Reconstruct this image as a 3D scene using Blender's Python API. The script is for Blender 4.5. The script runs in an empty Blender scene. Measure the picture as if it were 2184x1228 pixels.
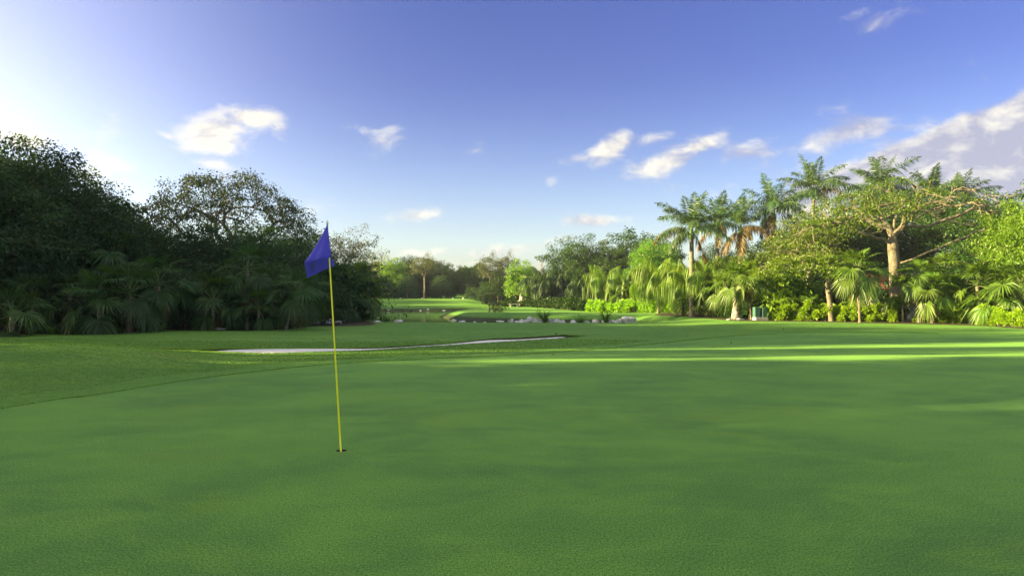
import bpy, math, random
import numpy as np
from mathutils import Vector, Matrix
from mathutils.geometry import delaunay_2d_cdt

S = bpy.context.scene
COL = S.collection
R = math.radians
# ------------------------------------------------------------------ camera
F, CX, HZ, CAMH = 1456.0, 1092.0, 628.0, 1.6       # focal length in photo pixels, centre, horizon row, eye height
cam = bpy.data.cameras.new("camera")
cam.sensor_width = 36.0
cam.lens = 36.0 * F / 2184.0
cam.shift_y = (HZ - 614.0) / 2184.0
cam.clip_start, cam.clip_end = 0.1, 6000
camo = bpy.data.objects.new("camera", cam)
camo.location = (0, 0, CAMH)
camo.rotation_euler = (R(90), 0, 0)
COL.objects.link(camo)
S.camera = camo

# ------------------------------------------------------------------ light
SUN_AZ, SUN_EL = R(-98), R(14.5)                   # azimuth from the view direction, clockwise positive
sd = Vector((math.sin(SUN_AZ) * math.cos(SUN_EL), math.cos(SUN_AZ) * math.cos(SUN_EL), math.sin(SUN_EL)))
sl = bpy.data.lights.new("sun", 'SUN')
sl.energy = 5.0
sl.angle = R(0.5)
sl.color = (1.0, 0.80, 0.36)
so = bpy.data.objects.new("sun", sl)
so.rotation_euler = sd.to_track_quat('Z', 'Y').to_euler()
COL.objects.link(so)

S.view_settings.view_transform = 'Standard'
S.view_settings.look = 'None'
S.view_settings.exposure = 2.4
S.view_settings.gamma = 1.0
S.cycles.max_bounces = 6
S.cycles.diffuse_bounces = 3
S.cycles.glossy_bounces = 2
S.cycles.transmission_bounces = 4
S.cycles.transparent_max_bounces = 4
S.cycles.use_adaptive_sampling = True
S.cycles.use_denoising = True


class NT:
    """tiny helper for node trees"""
    def __init__(self, tree):
        self.t = tree
        tree.nodes.clear()

    def n(self, typ, **kw):
        nd = self.t.nodes.new(typ)
        for k, v in kw.items():
            setattr(nd, k, v)
        return nd

    def put(self, sock, v):
        if isinstance(v, bpy.types.NodeSocket):
            self.t.links.new(v, sock)
        elif v is not None:
            if sock.type in ('RGBA',) and len(v) == 3:
                v = (*v, 1)
            sock.default_value = v

    def m(self, op, a, b=None, c=None, clamp=False):
        nd = self.n('ShaderNodeMath', operation=op, use_clamp=clamp)
        self.put(nd.inputs[0], a)
        if b is not None: self.put(nd.inputs[1], b)
        if c is not None: self.put(nd.inputs[2], c)
        return nd.outputs[0]

    def vm(self, op, a, b=None):
        nd = self.n('ShaderNodeVectorMath', operation=op)
        self.put(nd.inputs[0], a)
        if b is not None: self.put(nd.inputs[1], b)
        return nd.outputs['Value'] if op in ('DOT_PRODUCT', 'LENGTH') else nd.outputs[0]

    def mix(self, f, a, b, blend='MIX'):
        nd = self.n('ShaderNodeMix', data_type='RGBA', blend_type=blend)
        self.put(nd.inputs[0], f); self.put(nd.inputs[6], a); self.put(nd.inputs[7], b)
        return nd.outputs[2]

    def sstep(self, v, lo, hi, a=0.0, b=1.0):
        nd = self.n('ShaderNodeMapRange', interpolation_type='SMOOTHSTEP')
        for i, x in enumerate((v, lo, hi, a, b)): self.put(nd.inputs[i], x)
        return nd.outputs[0]

    def noise(self, vec, scale, detail=4, rough=.55, dist=0.0):
        nd = self.n('ShaderNodeTexNoise')
        if vec is not None: self.put(nd.inputs['Vector'], vec)
        self.put(nd.inputs['Scale'], scale); self.put(nd.inputs['Detail'], detail)
        self.put(nd.inputs['Roughness'], rough); self.put(nd.inputs['Distortion'], dist)
        return nd.outputs['Fac']


# ------------------------------------------------------------------ sky (world)
def build_world():
    w = bpy.data.worlds.new("World")
    S.world = w
    w.use_nodes = True
    t = NT(w.node_tree)
    STR = 0.0757
    sky = t.n('ShaderNodeTexSky', sky_type='NISHITA')
    sky.sun_disc = False
    sky.sun_elevation = SUN_EL
    sky.sun_rotation = SUN_AZ
    sky.air_density = 1.0
    sky.dust_density = 1.6
    sky.ozone_density = 2.6
    geo = t.n('ShaderNodeTexCoord').outputs['Generated']
    d = t.vm('NORMALIZE', geo)
    sep = t.n('ShaderNodeSeparateXYZ'); t.put(sep.inputs[0], d)
    az = t.m('ARCTAN2', sep.outputs[0], sep.outputs[1])
    el = t.m('ARCSINE', sep.outputs[2])
    # clearer violet-blue air
    hs = t.n('ShaderNodeHueSaturation')
    t.put(hs.inputs['Hue'], 0.515); t.put(hs.inputs['Saturation'], 1.12); t.put(hs.inputs['Value'], 1.0)
    t.put(hs.inputs['Color'], sky.outputs[0])
    gr = t.mix(t.sstep(el, R(1), R(19)), (.68, .66, .69), (.345, .325, .51))
    base = t.mix(1.0, hs.outputs[0], gr, 'MULTIPLY')
    # bright aureole round the sun
    dt = t.vm('DOT_PRODUCT', d, tuple(sd))
    glow = t.m('POWER', t.m('MAXIMUM', dt, 0.0), 2.2)
    base = t.mix(1.0, base, t.mix(glow, (0, 0, 0), (1.3, 1.34, 1.26)), 'ADD')
    va = t.m('DIVIDE', t.m('SUBTRACT', az, R(-50)), R(21)); ve = t.m('DIVIDE', t.m('SUBTRACT', el, R(9)), R(15))
    veil = t.m('EXPONENT', t.m('MULTIPLY', t.m('ADD', t.m('MULTIPLY', va, va), t.m('MULTIPLY', ve, ve)), -1.0))
    base = t.mix(1.0, base, t.mix(veil, (0, 0, 0), (1.9, 1.95, 1.9)), 'ADD')
    low = t.m('POWER', t.m('SUBTRACT', 1.0, t.m('ABSOLUTE', sep.outputs[2])), 6.0)
    base = t.mix(1.0, base, t.mix(low, (0, 0, 0), (.58, .57, .52)), 'ADD')
    # clouds
    def pe(px, py):
        a = math.atan((px - CX) / F)
        return a, math.atan((HZ - py) / F * math.cos(a))
    blobs = [  # px, py, half width, half height, tilt (rising to the right), strength
        (450, 284, 88, 40, 18, 1.0), (535, 250, 62, 26, 6, .8), (478, 300, 60, 32, 0, .9), (590, 268, 34, 16, -35, .32),
        (455, 348, 55, 12, -4, .55), (360, 292, 26, 11, -20, .45), (815, 302, 46, 26, 28, .42), (790, 280, 40, 12, -10, .25), (880, 460, 62, 19, 5, .62),
        (1300, 318, 62, 30, 24, .9), (1240, 340, 55, 16, 5, .42), (1420, 345, 92, 32, 12, .72), (1490, 312, 70, 26, 18, .62),
        (1590, 325, 80, 24, 8, .38), (1390, 300, 60, 16, 12, .36), (1275, 470, 92, 16, 2, .55), (1180, 382, 22, 14, 30, .3), (1020, 318, 24, 14, 20, .25),
        (1790, 288, 115, 30, 9, .75), (1850, 268, 75, 20, 14, .5), (1940, 268, 85, 24, -5, .36),
        (2070, 345, 330, 70, 13, 3.2), (2210, 310, 270, 86, 12, 3.4), (1930, 385, 230, 50, 6, 2.6), (2180, 390, 300, 76, 0, 3.0),
        (1875, 48, 56, 26, 20, .27), (40, 296, 72, 26, 0, .9),
        (930, 536, 80, 12, 6, .42), (1040, 540, 110, 18, 8, .55), (1120, 528, 110, 16, 10, .5), (1000, 560, 130, 14, 0, .35), (1180, 552, 90, 12, 0, .3),
        (3100, 300, 900, 160, 0, .7), (-1400, 240, 900, 120, 0, .6)]
    M = None
    for px, py, a, b, tilt, s in blobs:
        a0, e0 = pe(px, py)
        ca, sa_ = math.cos(R(tilt)), math.sin(R(tilt))
        a1, b1 = a / F, b / F
        du = t.m('SUBTRACT', az, a0); dv = t.m('SUBTRACT', el, e0)
        u = t.m('ADD', t.m('MULTIPLY', du, ca / a1), t.m('MULTIPLY', dv, sa_ / a1))
        v = t.m('ADD', t.m('MULTIPLY', du, -sa_ / b1), t.m('MULTIPLY', dv, ca / b1))
        r = t.m('SQRT', t.m('ADD', t.m('MULTIPLY', u, u), t.m('MULTIPLY', v, v)))
        k = t.m('MULTIPLY', t.m('SUBTRACT', 1.15, r), s)
        M = k if M is None else t.m('MAXIMUM', M, k)
    def coord(oa, oe):
        c = t.n('ShaderNodeCombineXYZ')
        t.put(c.inputs[0], t.m('ADD', az, oa)); t.put(c.inputs[1], t.m('MULTIPLY', t.m('ADD', el, oe), 1.7))
        return c.outputs[0]
    n1 = t.noise(coord(0, 0), 16, 9, .6, .4)
    n2 = t.noise(coord(-.012, .012), 16, 5, .55, .4)
    n3 = t.noise(coord(0.3, 0), 7, 3, .5)
    fld = t.m('ADD', M, t.m('MULTIPLY', t.m('SUBTRACT', n1, .55), 1.75))
    dens = t.sstep(fld, -.06, 0.72)
    lit = t.m('ADD', t.m('MULTIPLY', t.m('SUBTRACT', n1, n2), 3.2), t.m('ADD', .64, t.m('MULTIPLY', t.m('SUBTRACT', n3, .5), .9)))
    lit = t.m('ADD', lit, t.m('MULTIPLY', az, -.9), clamp=True)
    k = 10.0
    cc = t.mix(lit, (.130 * k, .130 * k, .165 * k), (.295 * k, .28 * k, .235 * k))
    col = t.mix(t.m('MULTIPLY', dens, .92), base, cc)
    # unseen bright cloud overhead and behind the camera, added to fill the shaded ground
    hi = t.sstep(el, R(30), R(58))
    bk = t.m('MULTIPLY', t.sstep(t.m('COSINE', az), .35, -.3), t.sstep(el, R(2), R(22)))
    fill_deck = t.m('MULTIPLY', t.m('MAXIMUM', hi, bk), t.sstep(t.noise(d, 3.2, 6, .6), .30, .62))
    col = t.mix(t.m('MULTIPLY', fill_deck, .85), col, (.36 * k, .345 * k, .28 * k))
    bg = t.n('ShaderNodeBackground'); t.put(bg.inputs[0], col); t.put(bg.inputs[1], STR)
    out = t.n('ShaderNodeOutputWorld'); t.t.links.new(bg.outputs[0], out.inputs[0])
    w.cycles.sampling_method = 'MANUAL'; w.cycles.sample_map_resolution = 512


build_world()

# ------------------------------------------------------------------ materials
def mat(name):
    m = bpy.data.materials.new(name)
    m.use_nodes = True
    t = NT(m.node_tree)
    out = t.n('ShaderNodeOutputMaterial')
    return m, t, out


def leafmat(name, c1, c2, trans=.38, tcol=None, gloss=.025):
    m, t, out = mat(name)
    rnd = t.n('ShaderNodeNewGeometry').outputs['Random Per Island']
    oi = t.n('ShaderNodeObjectInfo').outputs['Random']
    col = t.mix(rnd, c1, c2)
    v = t.m('ADD', .78, t.m('MULTIPLY', oi, .44))
    hs = t.n('ShaderNodeHueSaturation')
    t.put(hs.inputs['Color'], col); t.put(hs.inputs['Value'], v)
    t.put(hs.inputs['Hue'], t.m('ADD', .488, t.m('MULTIPLY', t.m('FRACT', t.m('MULTIPLY', oi, 7.31)), .024)))
    col = hs.outputs[0]
    df = t.n('ShaderNodeBsdfDiffuse'); t.put(df.inputs[0], col)
    tr = t.n('ShaderNodeBsdfTranslucent')
    t.put(tr.inputs[0], t.mix(1.0, col, tcol or (1.9, 1.75, .6), 'MULTIPLY'))
    mx = t.n('ShaderNodeMixShader'); t.put(mx.inputs[0], trans)
    t.t.links.new(df.outputs[0], mx.inputs[1]); t.t.links.new(tr.outputs[0], mx.inputs[2])
    gl = t.n('ShaderNodeBsdfGlossy'); t.put(gl.inputs[0], (.8, .85, .8)); t.put(gl.inputs['Roughness'], .45)
    m2 = t.n('ShaderNodeMixShader'); t.put(m2.inputs[0], gloss)
    t.t.links.new(mx.outputs[0], m2.inputs[1]); t.t.links.new(gl.outputs[0], m2.inputs[2])
    t.t.links.new(m2.outputs[0], out.inputs[0])
    return m


def roughmat(name, c1, c2, scale=6.0, bump=.3, bscale=None, rough=.85, detail=6, stretch=(1, 1, 1), c3=None):
    m, t, out = mat(name)
    tc = t.n('ShaderNodeTexCoord').outputs['Object']
    v = t.vm('MULTIPLY', tc, stretch)
    f = t.sstep(t.noise(v, scale, detail, .62), .32, .68)
    col = t.mix(f, c1, c2)
    if c3 is not None:
        col = t.mix(t.sstep(t.noise(v, scale * 2.7, 3, .5), .6, .7), col, c3)
    p = t.n('ShaderNodeBsdfPrincipled')
    t.put(p.inputs['Base Color'], col); t.put(p.inputs['Roughness'], rough); t.put(p.inputs['Specular IOR Level'], .25)
    if bump:
        b = t.n('ShaderNodeBump'); t.put(b.inputs['Strength'], bump); t.put(b.inputs['Distance'], .03)
        t.put(b.inputs['Height'], t.noise(v, bscale or scale * 3, 6, .65))
        t.t.links.new(b.outputs[0], p.inputs['Normal'])
    t.t.links.new(p.outputs[0], out.inputs[0])
    return m


def flatmat(name, c, rough=.5, spec=.4, metal=0.0):
    m, t, out = mat(name)
    p = t.n('ShaderNodeBsdfPrincipled')
    tc = t.n('ShaderNodeTexCoord').outputs['Object']
    col = t.mix(t.m('MULTIPLY', t.sstep(t.noise(tc, 9, 5, .6), .35, .7), .25), c, tuple(x * .7 for x in c))
    t.put(p.inputs['Base Color'], col); t.put(p.inputs['Roughness'], rough)
    t.put(p.inputs['Specular IOR Level'], spec); t.put(p.inputs['Metallic'], metal)
    t.t.links.new(p.outputs[0], out.inputs[0])
    return m


def greenmat():
    """closely mown putting turf: fine grain, soft mottling, thin yellowish patches"""
    m, t, out = mat("putting_turf")
    tc = t.n('ShaderNodeTexCoord').outputs['Object']
    v = t.vm('MULTIPLY', tc, (.75, 1, 1))
    big = t.sstep(t.noise(v, .38, 5, .6, .6), .36, .66)
    mid = t.sstep(t.noise(t.vm('ADD', v, (7, 3, 0)), 1.6, 6, .66, .5), .42, .72)
    patch = t.sstep(t.noise(t.vm('ADD', v, (21.6, 9.7, 0)), .55, 7, .70, .8), .52, .68)
    fine = t.noise(t.vm('MULTIPLY', tc, (1, .7, 1)), 62, 4, .8)
    grain = t.noise(t.vm('MULTIPLY', tc, (1, .4, 1)), 150, 2, .8)
    c = t.mix(big, (.072, .172, .032), (.110, .246, .036))
    c = t.mix(t.m('MULTIPLY', mid, .7), c, (.128, .262, .038))
    c = t.mix(t.m('MULTIPLY', patch, .7), c, (.125, .235, .026))
    dark = t.sstep(t.noise(t.vm('ADD', t.vm('MULTIPLY', tc, (.5, 1, 1)), (3.3, 51.2, 0)), .75, 6, .66, .6), .52, .68)
    c = t.mix(t.m('MULTIPLY', dark, .38), c, (.052, .118, .034))
    fr = t.sstep(t.m('ADD', t.m('MULTIPLY', fine, .5), t.m('MULTIPLY', grain, .5)), .40, .60)
    c = t.mix(fr, t.mix(1.0, c, (.40, .46, .38), 'MULTIPLY'), t.mix(1.0, c, (1.55, 1.45, 1.6), 'MULTIPLY'))
    p = t.n('ShaderNodeBsdfPrincipled')
    t.put(p.inputs['Base Color'], c); t.put(p.inputs['Roughness'], .8); t.put(p.inputs['Specular IOR Level'], .10)
    t.put(p.inputs['Sheen Weight'], .10); t.put(p.inputs['Sheen Roughness'], .5); t.put(p.inputs['Sheen Tint'], (.45, .90, .22, 1))
    b = t.n('ShaderNodeBump'); t.put(b.inputs['Strength'], .10); t.put(b.inputs['Distance'], .006)
    h = t.m('ADD', t.m('MULTIPLY', grain, .5), t.m('MULTIPLY', fine, .5))
    t.put(b.inputs['Height'], h)
    t.t.links.new(b.outputs[0], p.inputs['Normal'])
    t.t.links.new(p.outputs[0], out.inputs[0])
    return m


def lawnmat(name="lawn_turf", fresh=0.0):
    m, t, out = mat(name)
    tc = t.n('ShaderNodeTexCoord').outputs['Object']
    v = t.vm('MULTIPLY', tc, (.6, 1, 1))
    big = t.sstep(t.noise(v, .16, 5, .6, .5), .36, .66)
    mid = t.sstep(t.noise(v, .9, 6, .68, .4), .4, .68)
    dry = t.sstep(t.noise(t.vm('ADD', v, (4, 31, 0)), .33, 6, .7, .6), .58, .74)
    fine = t.noise(tc, 34, 4, .75)
    tuft = t.noise(tc, 9, 5, .7)
    c = t.mix(big, (.098, .212, .034), (.132, .262, .042))
    c = t.mix(t.m('MULTIPLY', mid, .75), c, (.068, .172, .030))
    c = t.mix(t.m('MULTIPLY', dry, .62), c, (.17, .23, .05))
    if fresh: c = t.mix(fresh, c, (.112, .250, .038))
    fr = t.sstep(t.m('ADD', t.m('MULTIPLY', fine, .5 + .3 * fresh), t.m('MULTIPLY', tuft, .5 - .3 * fresh)), .36, .64)
    c = t.mix(fr, t.mix(1.0, c, (.5, .54, .48), 'MULTIPLY'), t.mix(1.0, c, (1.35, 1.3, 1.3), 'MULTIPLY'))
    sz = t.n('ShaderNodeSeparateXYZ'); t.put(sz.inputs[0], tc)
    mud_shade = t.sstep(t.m('ADD', sz.outputs[2], t.m('MULTIPLY', t.m('SUBTRACT', tuft, .5), .25)), -.38, -.60)  # muddy bank faces by height, with their shade put into the colour
    c = t.mix(mud_shade, c, t.mix(mid, (.022, .026, .012), (.045, .040, .022)))
    p = t.n('ShaderNodeBsdfPrincipled')
    t.put(p.inputs['Base Color'], c); t.put(p.inputs['Roughness'], .8); t.put(p.inputs['Specular IOR Level'], .08)
    t.put(p.inputs['Sheen Weight'], .10); t.put(p.inputs['Sheen Roughness'], .5); t.put(p.inputs['Sheen Tint'], (.45, .90, .22, 1))
    b = t.n('ShaderNodeBump'); t.put(b.inputs['Strength'], .8); t.put(b.inputs['Distance'], .05)
    t.put(b.inputs['Height'], t.m('ADD', t.m('MULTIPLY', fine, .5), tuft))
    t.t.links.new(b.outputs[0], p.inputs['Normal'])
    t.t.links.new(p.outputs[0], out.inputs[0])
    return m


def watermat():
    m, t, out = mat("pond_water")
    tc = t.n('ShaderNodeTexCoord').outputs['Object']
    p = t.n('ShaderNodeBsdfPrincipled')
    t.put(p.inputs['Base Color'], (.012, .022, .012)); t.put(p.inputs['Roughness'], .06); t.put(p.inputs['Specular IOR Level'], .5)
    b = t.n('ShaderNodeBump'); t.put(b.inputs['Strength'], .10); t.put(b.inputs['Distance'], .05)
    t.put(b.inputs['Height'], t.noise(t.vm('MULTIPLY', tc, (.4, 1, 1)), 2.2, 4, .55))
    t.t.links.new(b.outputs[0], p.inputs['Normal'])
    t.t.links.new(p.outputs[0], out.inputs[0])
    return m


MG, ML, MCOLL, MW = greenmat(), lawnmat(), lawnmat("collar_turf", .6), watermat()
MSAND = roughmat("bunker_sand", (.62, .60, .57), (.78, .76, .73), 3, .5, 40)
MSOIL = roughmat("leaf_litter_soil", (.030, .024, .016), (.075, .058, .035), 2.5, .9, 30, c3=(.13, .10, .06))
MLIP = roughmat("turf_cut_soil", (.020, .026, .010), (.050, .050, .022), 9, .9, 30)
MROCK = roughmat("limestone", (.34, .335, .34), (.68, .67, .66), 4.5, 1.0, 14, c3=(.08, .075, .075))
MBARK = roughmat("grey_bark", (.10, .085, .065), (.22, .19, .15), 5, .8, 16, stretch=(1, 1, .35))
MDARKB = roughmat("dark_bark", (.045, .038, .030), (.10, .085, .065), 5, .8, 16, stretch=(1, 1, .35))
MPALE = roughmat("pale_bark", (.105, .09, .064), (.21, .18, .13), 4, .7, 14, stretch=(1, 1, .5), c3=(.12, .10, .07))
MPTRUNK = roughmat("ringed_palm_bark", (.11, .096, .07), (.25, .22, .17), 7, .8, 20, stretch=(.5, .5, 2.5))
MSPOT = roughmat("flaking_palm_bark", (.05, .045, .035), (.52, .48, .42), 5.5, .9, 10, stretch=(1, 1, .8))
MSHAFT = flatmat("crownshaft_green", (.14, .24, .045), .45)
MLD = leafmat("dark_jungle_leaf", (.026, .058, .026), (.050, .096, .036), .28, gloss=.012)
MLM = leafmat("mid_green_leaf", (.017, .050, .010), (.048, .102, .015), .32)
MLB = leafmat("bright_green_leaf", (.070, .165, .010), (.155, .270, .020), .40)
MLO = leafmat("olive_leaf", (.058, .112, .008), (.150, .222, .014), .42)
MLG = leafmat("grey_green_leaf", (.050, .068, .034), (.100, .120, .055), .36)
MUMB = leafmat("umbrella_tree_leaf", (.030, .050, .022), (.056, .084, .034), .24, gloss=.01)
MHED = leafmat("hedge_leaf", (.15, .30, .014), (.30, .46, .030), .45, gloss=.035)
MPIN = leafmat("red_bract", (.22, .03, .05), (.38, .08, .10), .3)
MROY = leafmat("royal_palm_leaf", (.032, .080, .026), (.075, .130, .040), .35, gloss=.035)
MBRO = leafmat("dry_palm_leaf", (.10, .075, .035), (.19, .14, .07), .25)
MWEE = leafmat("feather_palm_leaf", (.085, .170, .014), (.165, .260, .024), .42)
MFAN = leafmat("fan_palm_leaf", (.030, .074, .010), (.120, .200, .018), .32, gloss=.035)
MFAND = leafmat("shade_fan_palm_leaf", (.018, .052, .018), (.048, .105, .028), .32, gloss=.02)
MSTRAP = leafmat("strap_leaf", (.035, .100, .020), (.090, .180, .030), .35, gloss=.035)
MBLADE = leafmat("grass_blade", (.086, .185, .028), (.132, .260, .040), .40)
MSTALK = flatmat("leaf_stalk", (.12, .17, .05), .5)

# ------------------------------------------------------------------ mesh helpers
def mesh_np(name, V, Fc, mats, midx=None, smooth=False):
    V = np.asarray(V, np.float32).reshape(-1, 3); Fc = np.asarray(Fc, np.int32)
    me = bpy.data.meshes.new(name)
    k = Fc.shape[1]
    me.vertices.add(len(V)); me.vertices.foreach_set('co', V.ravel())
    me.loops.add(Fc.size); me.loops.foreach_set('vertex_index', Fc.ravel())
    me.polygons.add(len(Fc))
    me.polygons.foreach_set('loop_start', np.arange(0, Fc.size, k, dtype=np.int32))
    me.polygons.foreach_set('loop_total', np.full(len(Fc), k, np.int32))
    for m in (mats if isinstance(mats, (list, tuple)) else [mats]): me.materials.append(m)
    if midx is not None: me.polygons.foreach_set('material_index', np.asarray(midx, np.int32))
    me.polygons.foreach_set('use_smooth', np.full(len(Fc), smooth))
    me.update(calc_edges=True)
    return me


def mesh_py(name, V, Fc, m, smooth=False):
    me = bpy.data.meshes.new(name)
    me.from_pydata([tuple(v) for v in V], [], [tuple(f) for f in Fc])
    for q in (m if isinstance(m, (list, tuple)) else [m]): me.materials.append(q)
    if smooth: me.polygons.foreach_set('use_smooth', [True] * len(me.polygons))
    me.update()
    return me


class MB:
    """collects quads"""
    def __init__(self): self.V = []; self.F = []; self.n = 0
    def add(self, V, Fc):
        V = np.asarray(V, float).reshape(-1, 3); Fc = np.asarray(Fc, int)
        self.V.append(V); self.F.append(Fc + self.n); self.n += len(V)
    def tube(self, P, rad, sides=6, cap=True):
        P = np.asarray(P, float); rad = np.broadcast_to(np.asarray(rad, float), (len(P),))
        T = np.gradient(P, axis=0); T /= np.linalg.norm(T, axis=1)[:, None] + 1e-9
        ref = np.array([0, 1.0, 0]) if abs(T[0][1]) < .9 else np.array([1.0, 0, 0])
        A = np.cross(T, ref); A /= np.linalg.norm(A, axis=1)[:, None] + 1e-9
        B = np.cross(T, A)
        th = np.linspace(0, 2 * np.pi, sides, endpoint=False)
        V = P[:, None] + rad[:, None, None] * (np.cos(th)[None, :, None] * A[:, None] + np.sin(th)[None, :, None] * B[:, None])
        n = len(P)
        i, j = np.meshgrid(np.arange(n - 1), np.arange(sides), indexing='ij')
        j2 = (j + 1) % sides
        Fc = np.stack([i * sides + j, i * sides + j2, (i + 1) * sides + j2, (i + 1) * sides + j], -1).reshape(-1, 4)
        V = V.reshape(-1, 3)
        if cap and sides % 2 == 0:
            for o in (0, (n - 1) * sides):
                q = [[o + a, o + a + 1, o + sides - 2 - a, o + sides - 1 - a] for a in range(sides // 2 - 1)]
                if q: Fc = np.vstack([Fc, q])
        self.add(V, Fc)
    def box(self, c, s, rz=0.0, taper=1.0):
        hx, hy, hz = s[0] / 2, s[1] / 2, s[2] / 2
        V = np.array([[-hx, -hy, -hz], [hx, -hy, -hz], [hx, hy, -hz], [-hx, hy, -hz], [-hx, -hy, hz], [hx, -hy, hz], [hx, hy, hz], [-hx, hy, hz]])
        V[4:, :2] *= taper
        cr, sr = math.cos(rz), math.sin(rz)
        V = np.stack([V[:, 0] * cr - V[:, 1] * sr, V[:, 0] * sr + V[:, 1] * cr, V[:, 2]], 1) + np.asarray(c, float)
        self.add(V, [[0, 3, 2, 1], [4, 5, 6, 7], [0, 1, 5, 4], [1, 2, 6, 5], [2, 3, 7, 6], [3, 0, 4, 7]])
    def mesh(self, name, m, smooth=False):
        return mesh_np(name, np.vstack(self.V), np.vstack(self.F), m, None, smooth)


def leaves(C, D, N, ln, wd, droop=0.0, mid=.45):
    """one diamond leaf per row; returns V, F"""
    C = np.asarray(C, float); n = len(C)
    D = D / (np.linalg.norm(D, axis=1)[:, None] + 1e-9)
    Sd = np.cross(D, N); Sd /= np.linalg.norm(Sd, axis=1)[:, None] + 1e-9
    ln = np.broadcast_to(np.asarray(ln, float), (n,))[:, None]; wd = np.broadcast_to(np.asarray(wd, float), (n,))[:, None]
    dr = np.broadcast_to(np.asarray(droop, float), (n,))[:, None] * np.array([0, 0, 1.0])
    mp = C + D * ln * mid - dr * ln * .2
    V = np.stack([C, mp + Sd * wd / 2, C + D * ln - dr * ln, mp - Sd * wd / 2], 1).reshape(-1, 3)
    Fc = np.arange(4 * n).reshape(n, 4)
    return V, Fc


def obj(name, me, parent=None, mtx=None):
    o = bpy.data.objects.new(name, me)
    COL.objects.link(o)
    if parent is not None: o.parent = parent
    if mtx is not None: o.matrix_local = mtx
    return o


def tag(o, label, cat, group=None):
    o["label"] = label; o["category"] = cat
    if group: o["group"] = group
    return o


def thing(name, label, cat, loc=(0, 0, 0), rz=0.0, group=None, sc=1.0):
    o = bpy.data.objects.new(name, None)
    COL.objects.link(o)
    o.location = loc; o.rotation_euler = (0, 0, rz)
    o.scale = (sc, sc, sc) if not hasattr(sc, '__len__') else sc
    o.empty_display_size = .3
    return tag(o, label, cat, group)


def structure(o, k='structure'):
    o["kind"] = k
    return o


def PX(px, d): return (px - CX) / F * d
def PZ(py, d): return CAMH - (py - HZ) / F * d

# ------------------------------------------------------------------ terrain
def sm(x): x = np.clip(x, 0, 1); return x * x * (3 - 2 * x)

POND = np.array([(-9, 48.2), (-13.5, 58), (-24, 72), (-34, 86), (-34, 98), (-22, 101), (-12, 102), (-3.5, 105), (-2.2, 100), (-4.6, 93), (-7.6, 84), (-8.6, 74),
                 (-6.5, 66.5), (-3, 61), (2, 57), (7, 54.5), (10.2, 50.5), (9.6, 47), (7.6, 45.6), (3.5, 45.5), (-2, 46), (-6, 46.6)], float)
WATER_Z = -0.82


def sdist(P, poly):
    n = len(poly); best = np.full(len(P), 1e9); ins = np.zeros(len(P), bool)
    for i in range(n):
        a, b = poly[i], poly[(i + 1) % n]
        e = b - a; w = P - a
        tt = np.clip((w @ e) / (e @ e), 0, 1)
        best = np.minimum(best, np.linalg.norm(w - tt[:, None] * e, axis=1))
        c = (a[1] > P[:, 1]) != (b[1] > P[:, 1])
        with np.errstate(divide='ignore', invalid='ignore'):
            xi = (b[0] - a[0]) * (P[:, 1] - a[1]) / (b[1] - a[1]) + a[0]
        ins ^= c & (P[:, 0] < xi)
    return np.where(ins, -best, best)


def smooth_poly(ctrl, n=8, closed=True):
    P = np.asarray(ctrl, float); m = len(P); out = []
    for i in range(m if closed else m - 1):
        if closed:
            p0, p1, p2, p3 = P[(i - 1) % m], P[i], P[(i + 1) % m], P[(i + 2) % m]
        else:
            p0, p1, p2, p3 = P[max(i - 1, 0)], P[i], P[i + 1], P[min(i + 2, m - 1)]
        for k in range(n):
            u = k / n
            out.append(.5 * ((2 * p1) + (-p0 + p2) * u + (2 * p0 - 5 * p1 + 4 * p2 - p3) * u * u + (-p0 + 3 * p1 - 3 * p2 + p3) * u ** 3))
    if not closed: out.append(P[-1])
    return np.array(out)


def ip(px, py, z=0.0):
    d = F * (CAMH - z) / (py - HZ)
    return (PX(px, d), d)

GREEN = smooth_poly([ip(0, 872), ip(200, 843), ip(400, 811), ip(560, 791), ip(720, 776), ip(900, 766), ip(1100, 757), ip(1300, 743), ip(1450, 728), ip(1560, 717), ip(1680, 711),
                     ip(1850, 709), ip(2020, 711), ip(2184, 715), (26.5, 22), (29, 12), (24, -2), (10, -9), (-4, -7), (-9, 1)], 10)
SAND = smooth_poly([ip(418, 752), ip(560, 753.5), ip(700, 748.3), ip(800, 745.2), ip(880, 740.2), ip(1000, 731.8), ip(1120, 727.6), ip(1215, 723.5), ip(1243, 720),
                    ip(1200, 718.5), ip(1110, 723.6), ip(1040, 725.6), ip(960, 732.3), ip(880, 737.6), ip(800, 742.2), ip(700, 743.5), ip(560, 744.5), ip(470, 747.5)], 7)
SAND2 = smooth_poly([ip(330, 749), ip(370, 751.5), ip(398, 750.5), ip(380, 747.5), ip(345, 746)], 5)
SOILL = smooth_poly([ip(-420, 745), ip(-100, 728), ip(60, 716), ip(250, 713), ip(330, 704), ip(420, 703), ip(520, 705), ip(620, 699), ip(660, 691.5), ip(760, 690), ip(800, 684),
                     (-13, 52), (-19, 58), (-40, 64), (-75, 60), (-75, 26)], 5)
SOILR = smooth_poly([ip(1395, 670), ip(1450, 674), ip(1530, 681), ip(1580, 685), ip(1700, 686.5), ip(1900, 690.5), ip(2080, 695), ip(2184, 702), ip(2400, 716), (48, 30), (60, 60), (40, 75), (22, 72), (15, 62)], 5)
_t = np.roll(GREEN, -1, 0) - np.roll(GREEN, 1, 0)
_n = np.stack([_t[:, 1], -_t[:, 0]], 1) / np.linalg.norm(_t, axis=1)[:, None]
_n *= np.sign(((GREEN - GREEN.mean(0)) * _n).sum(1))[:, None]
COLLAR = GREEN + _n * (.75 + .12 * np.sin(np.arange(len(GREEN)) * .4))[:, None]
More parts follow.
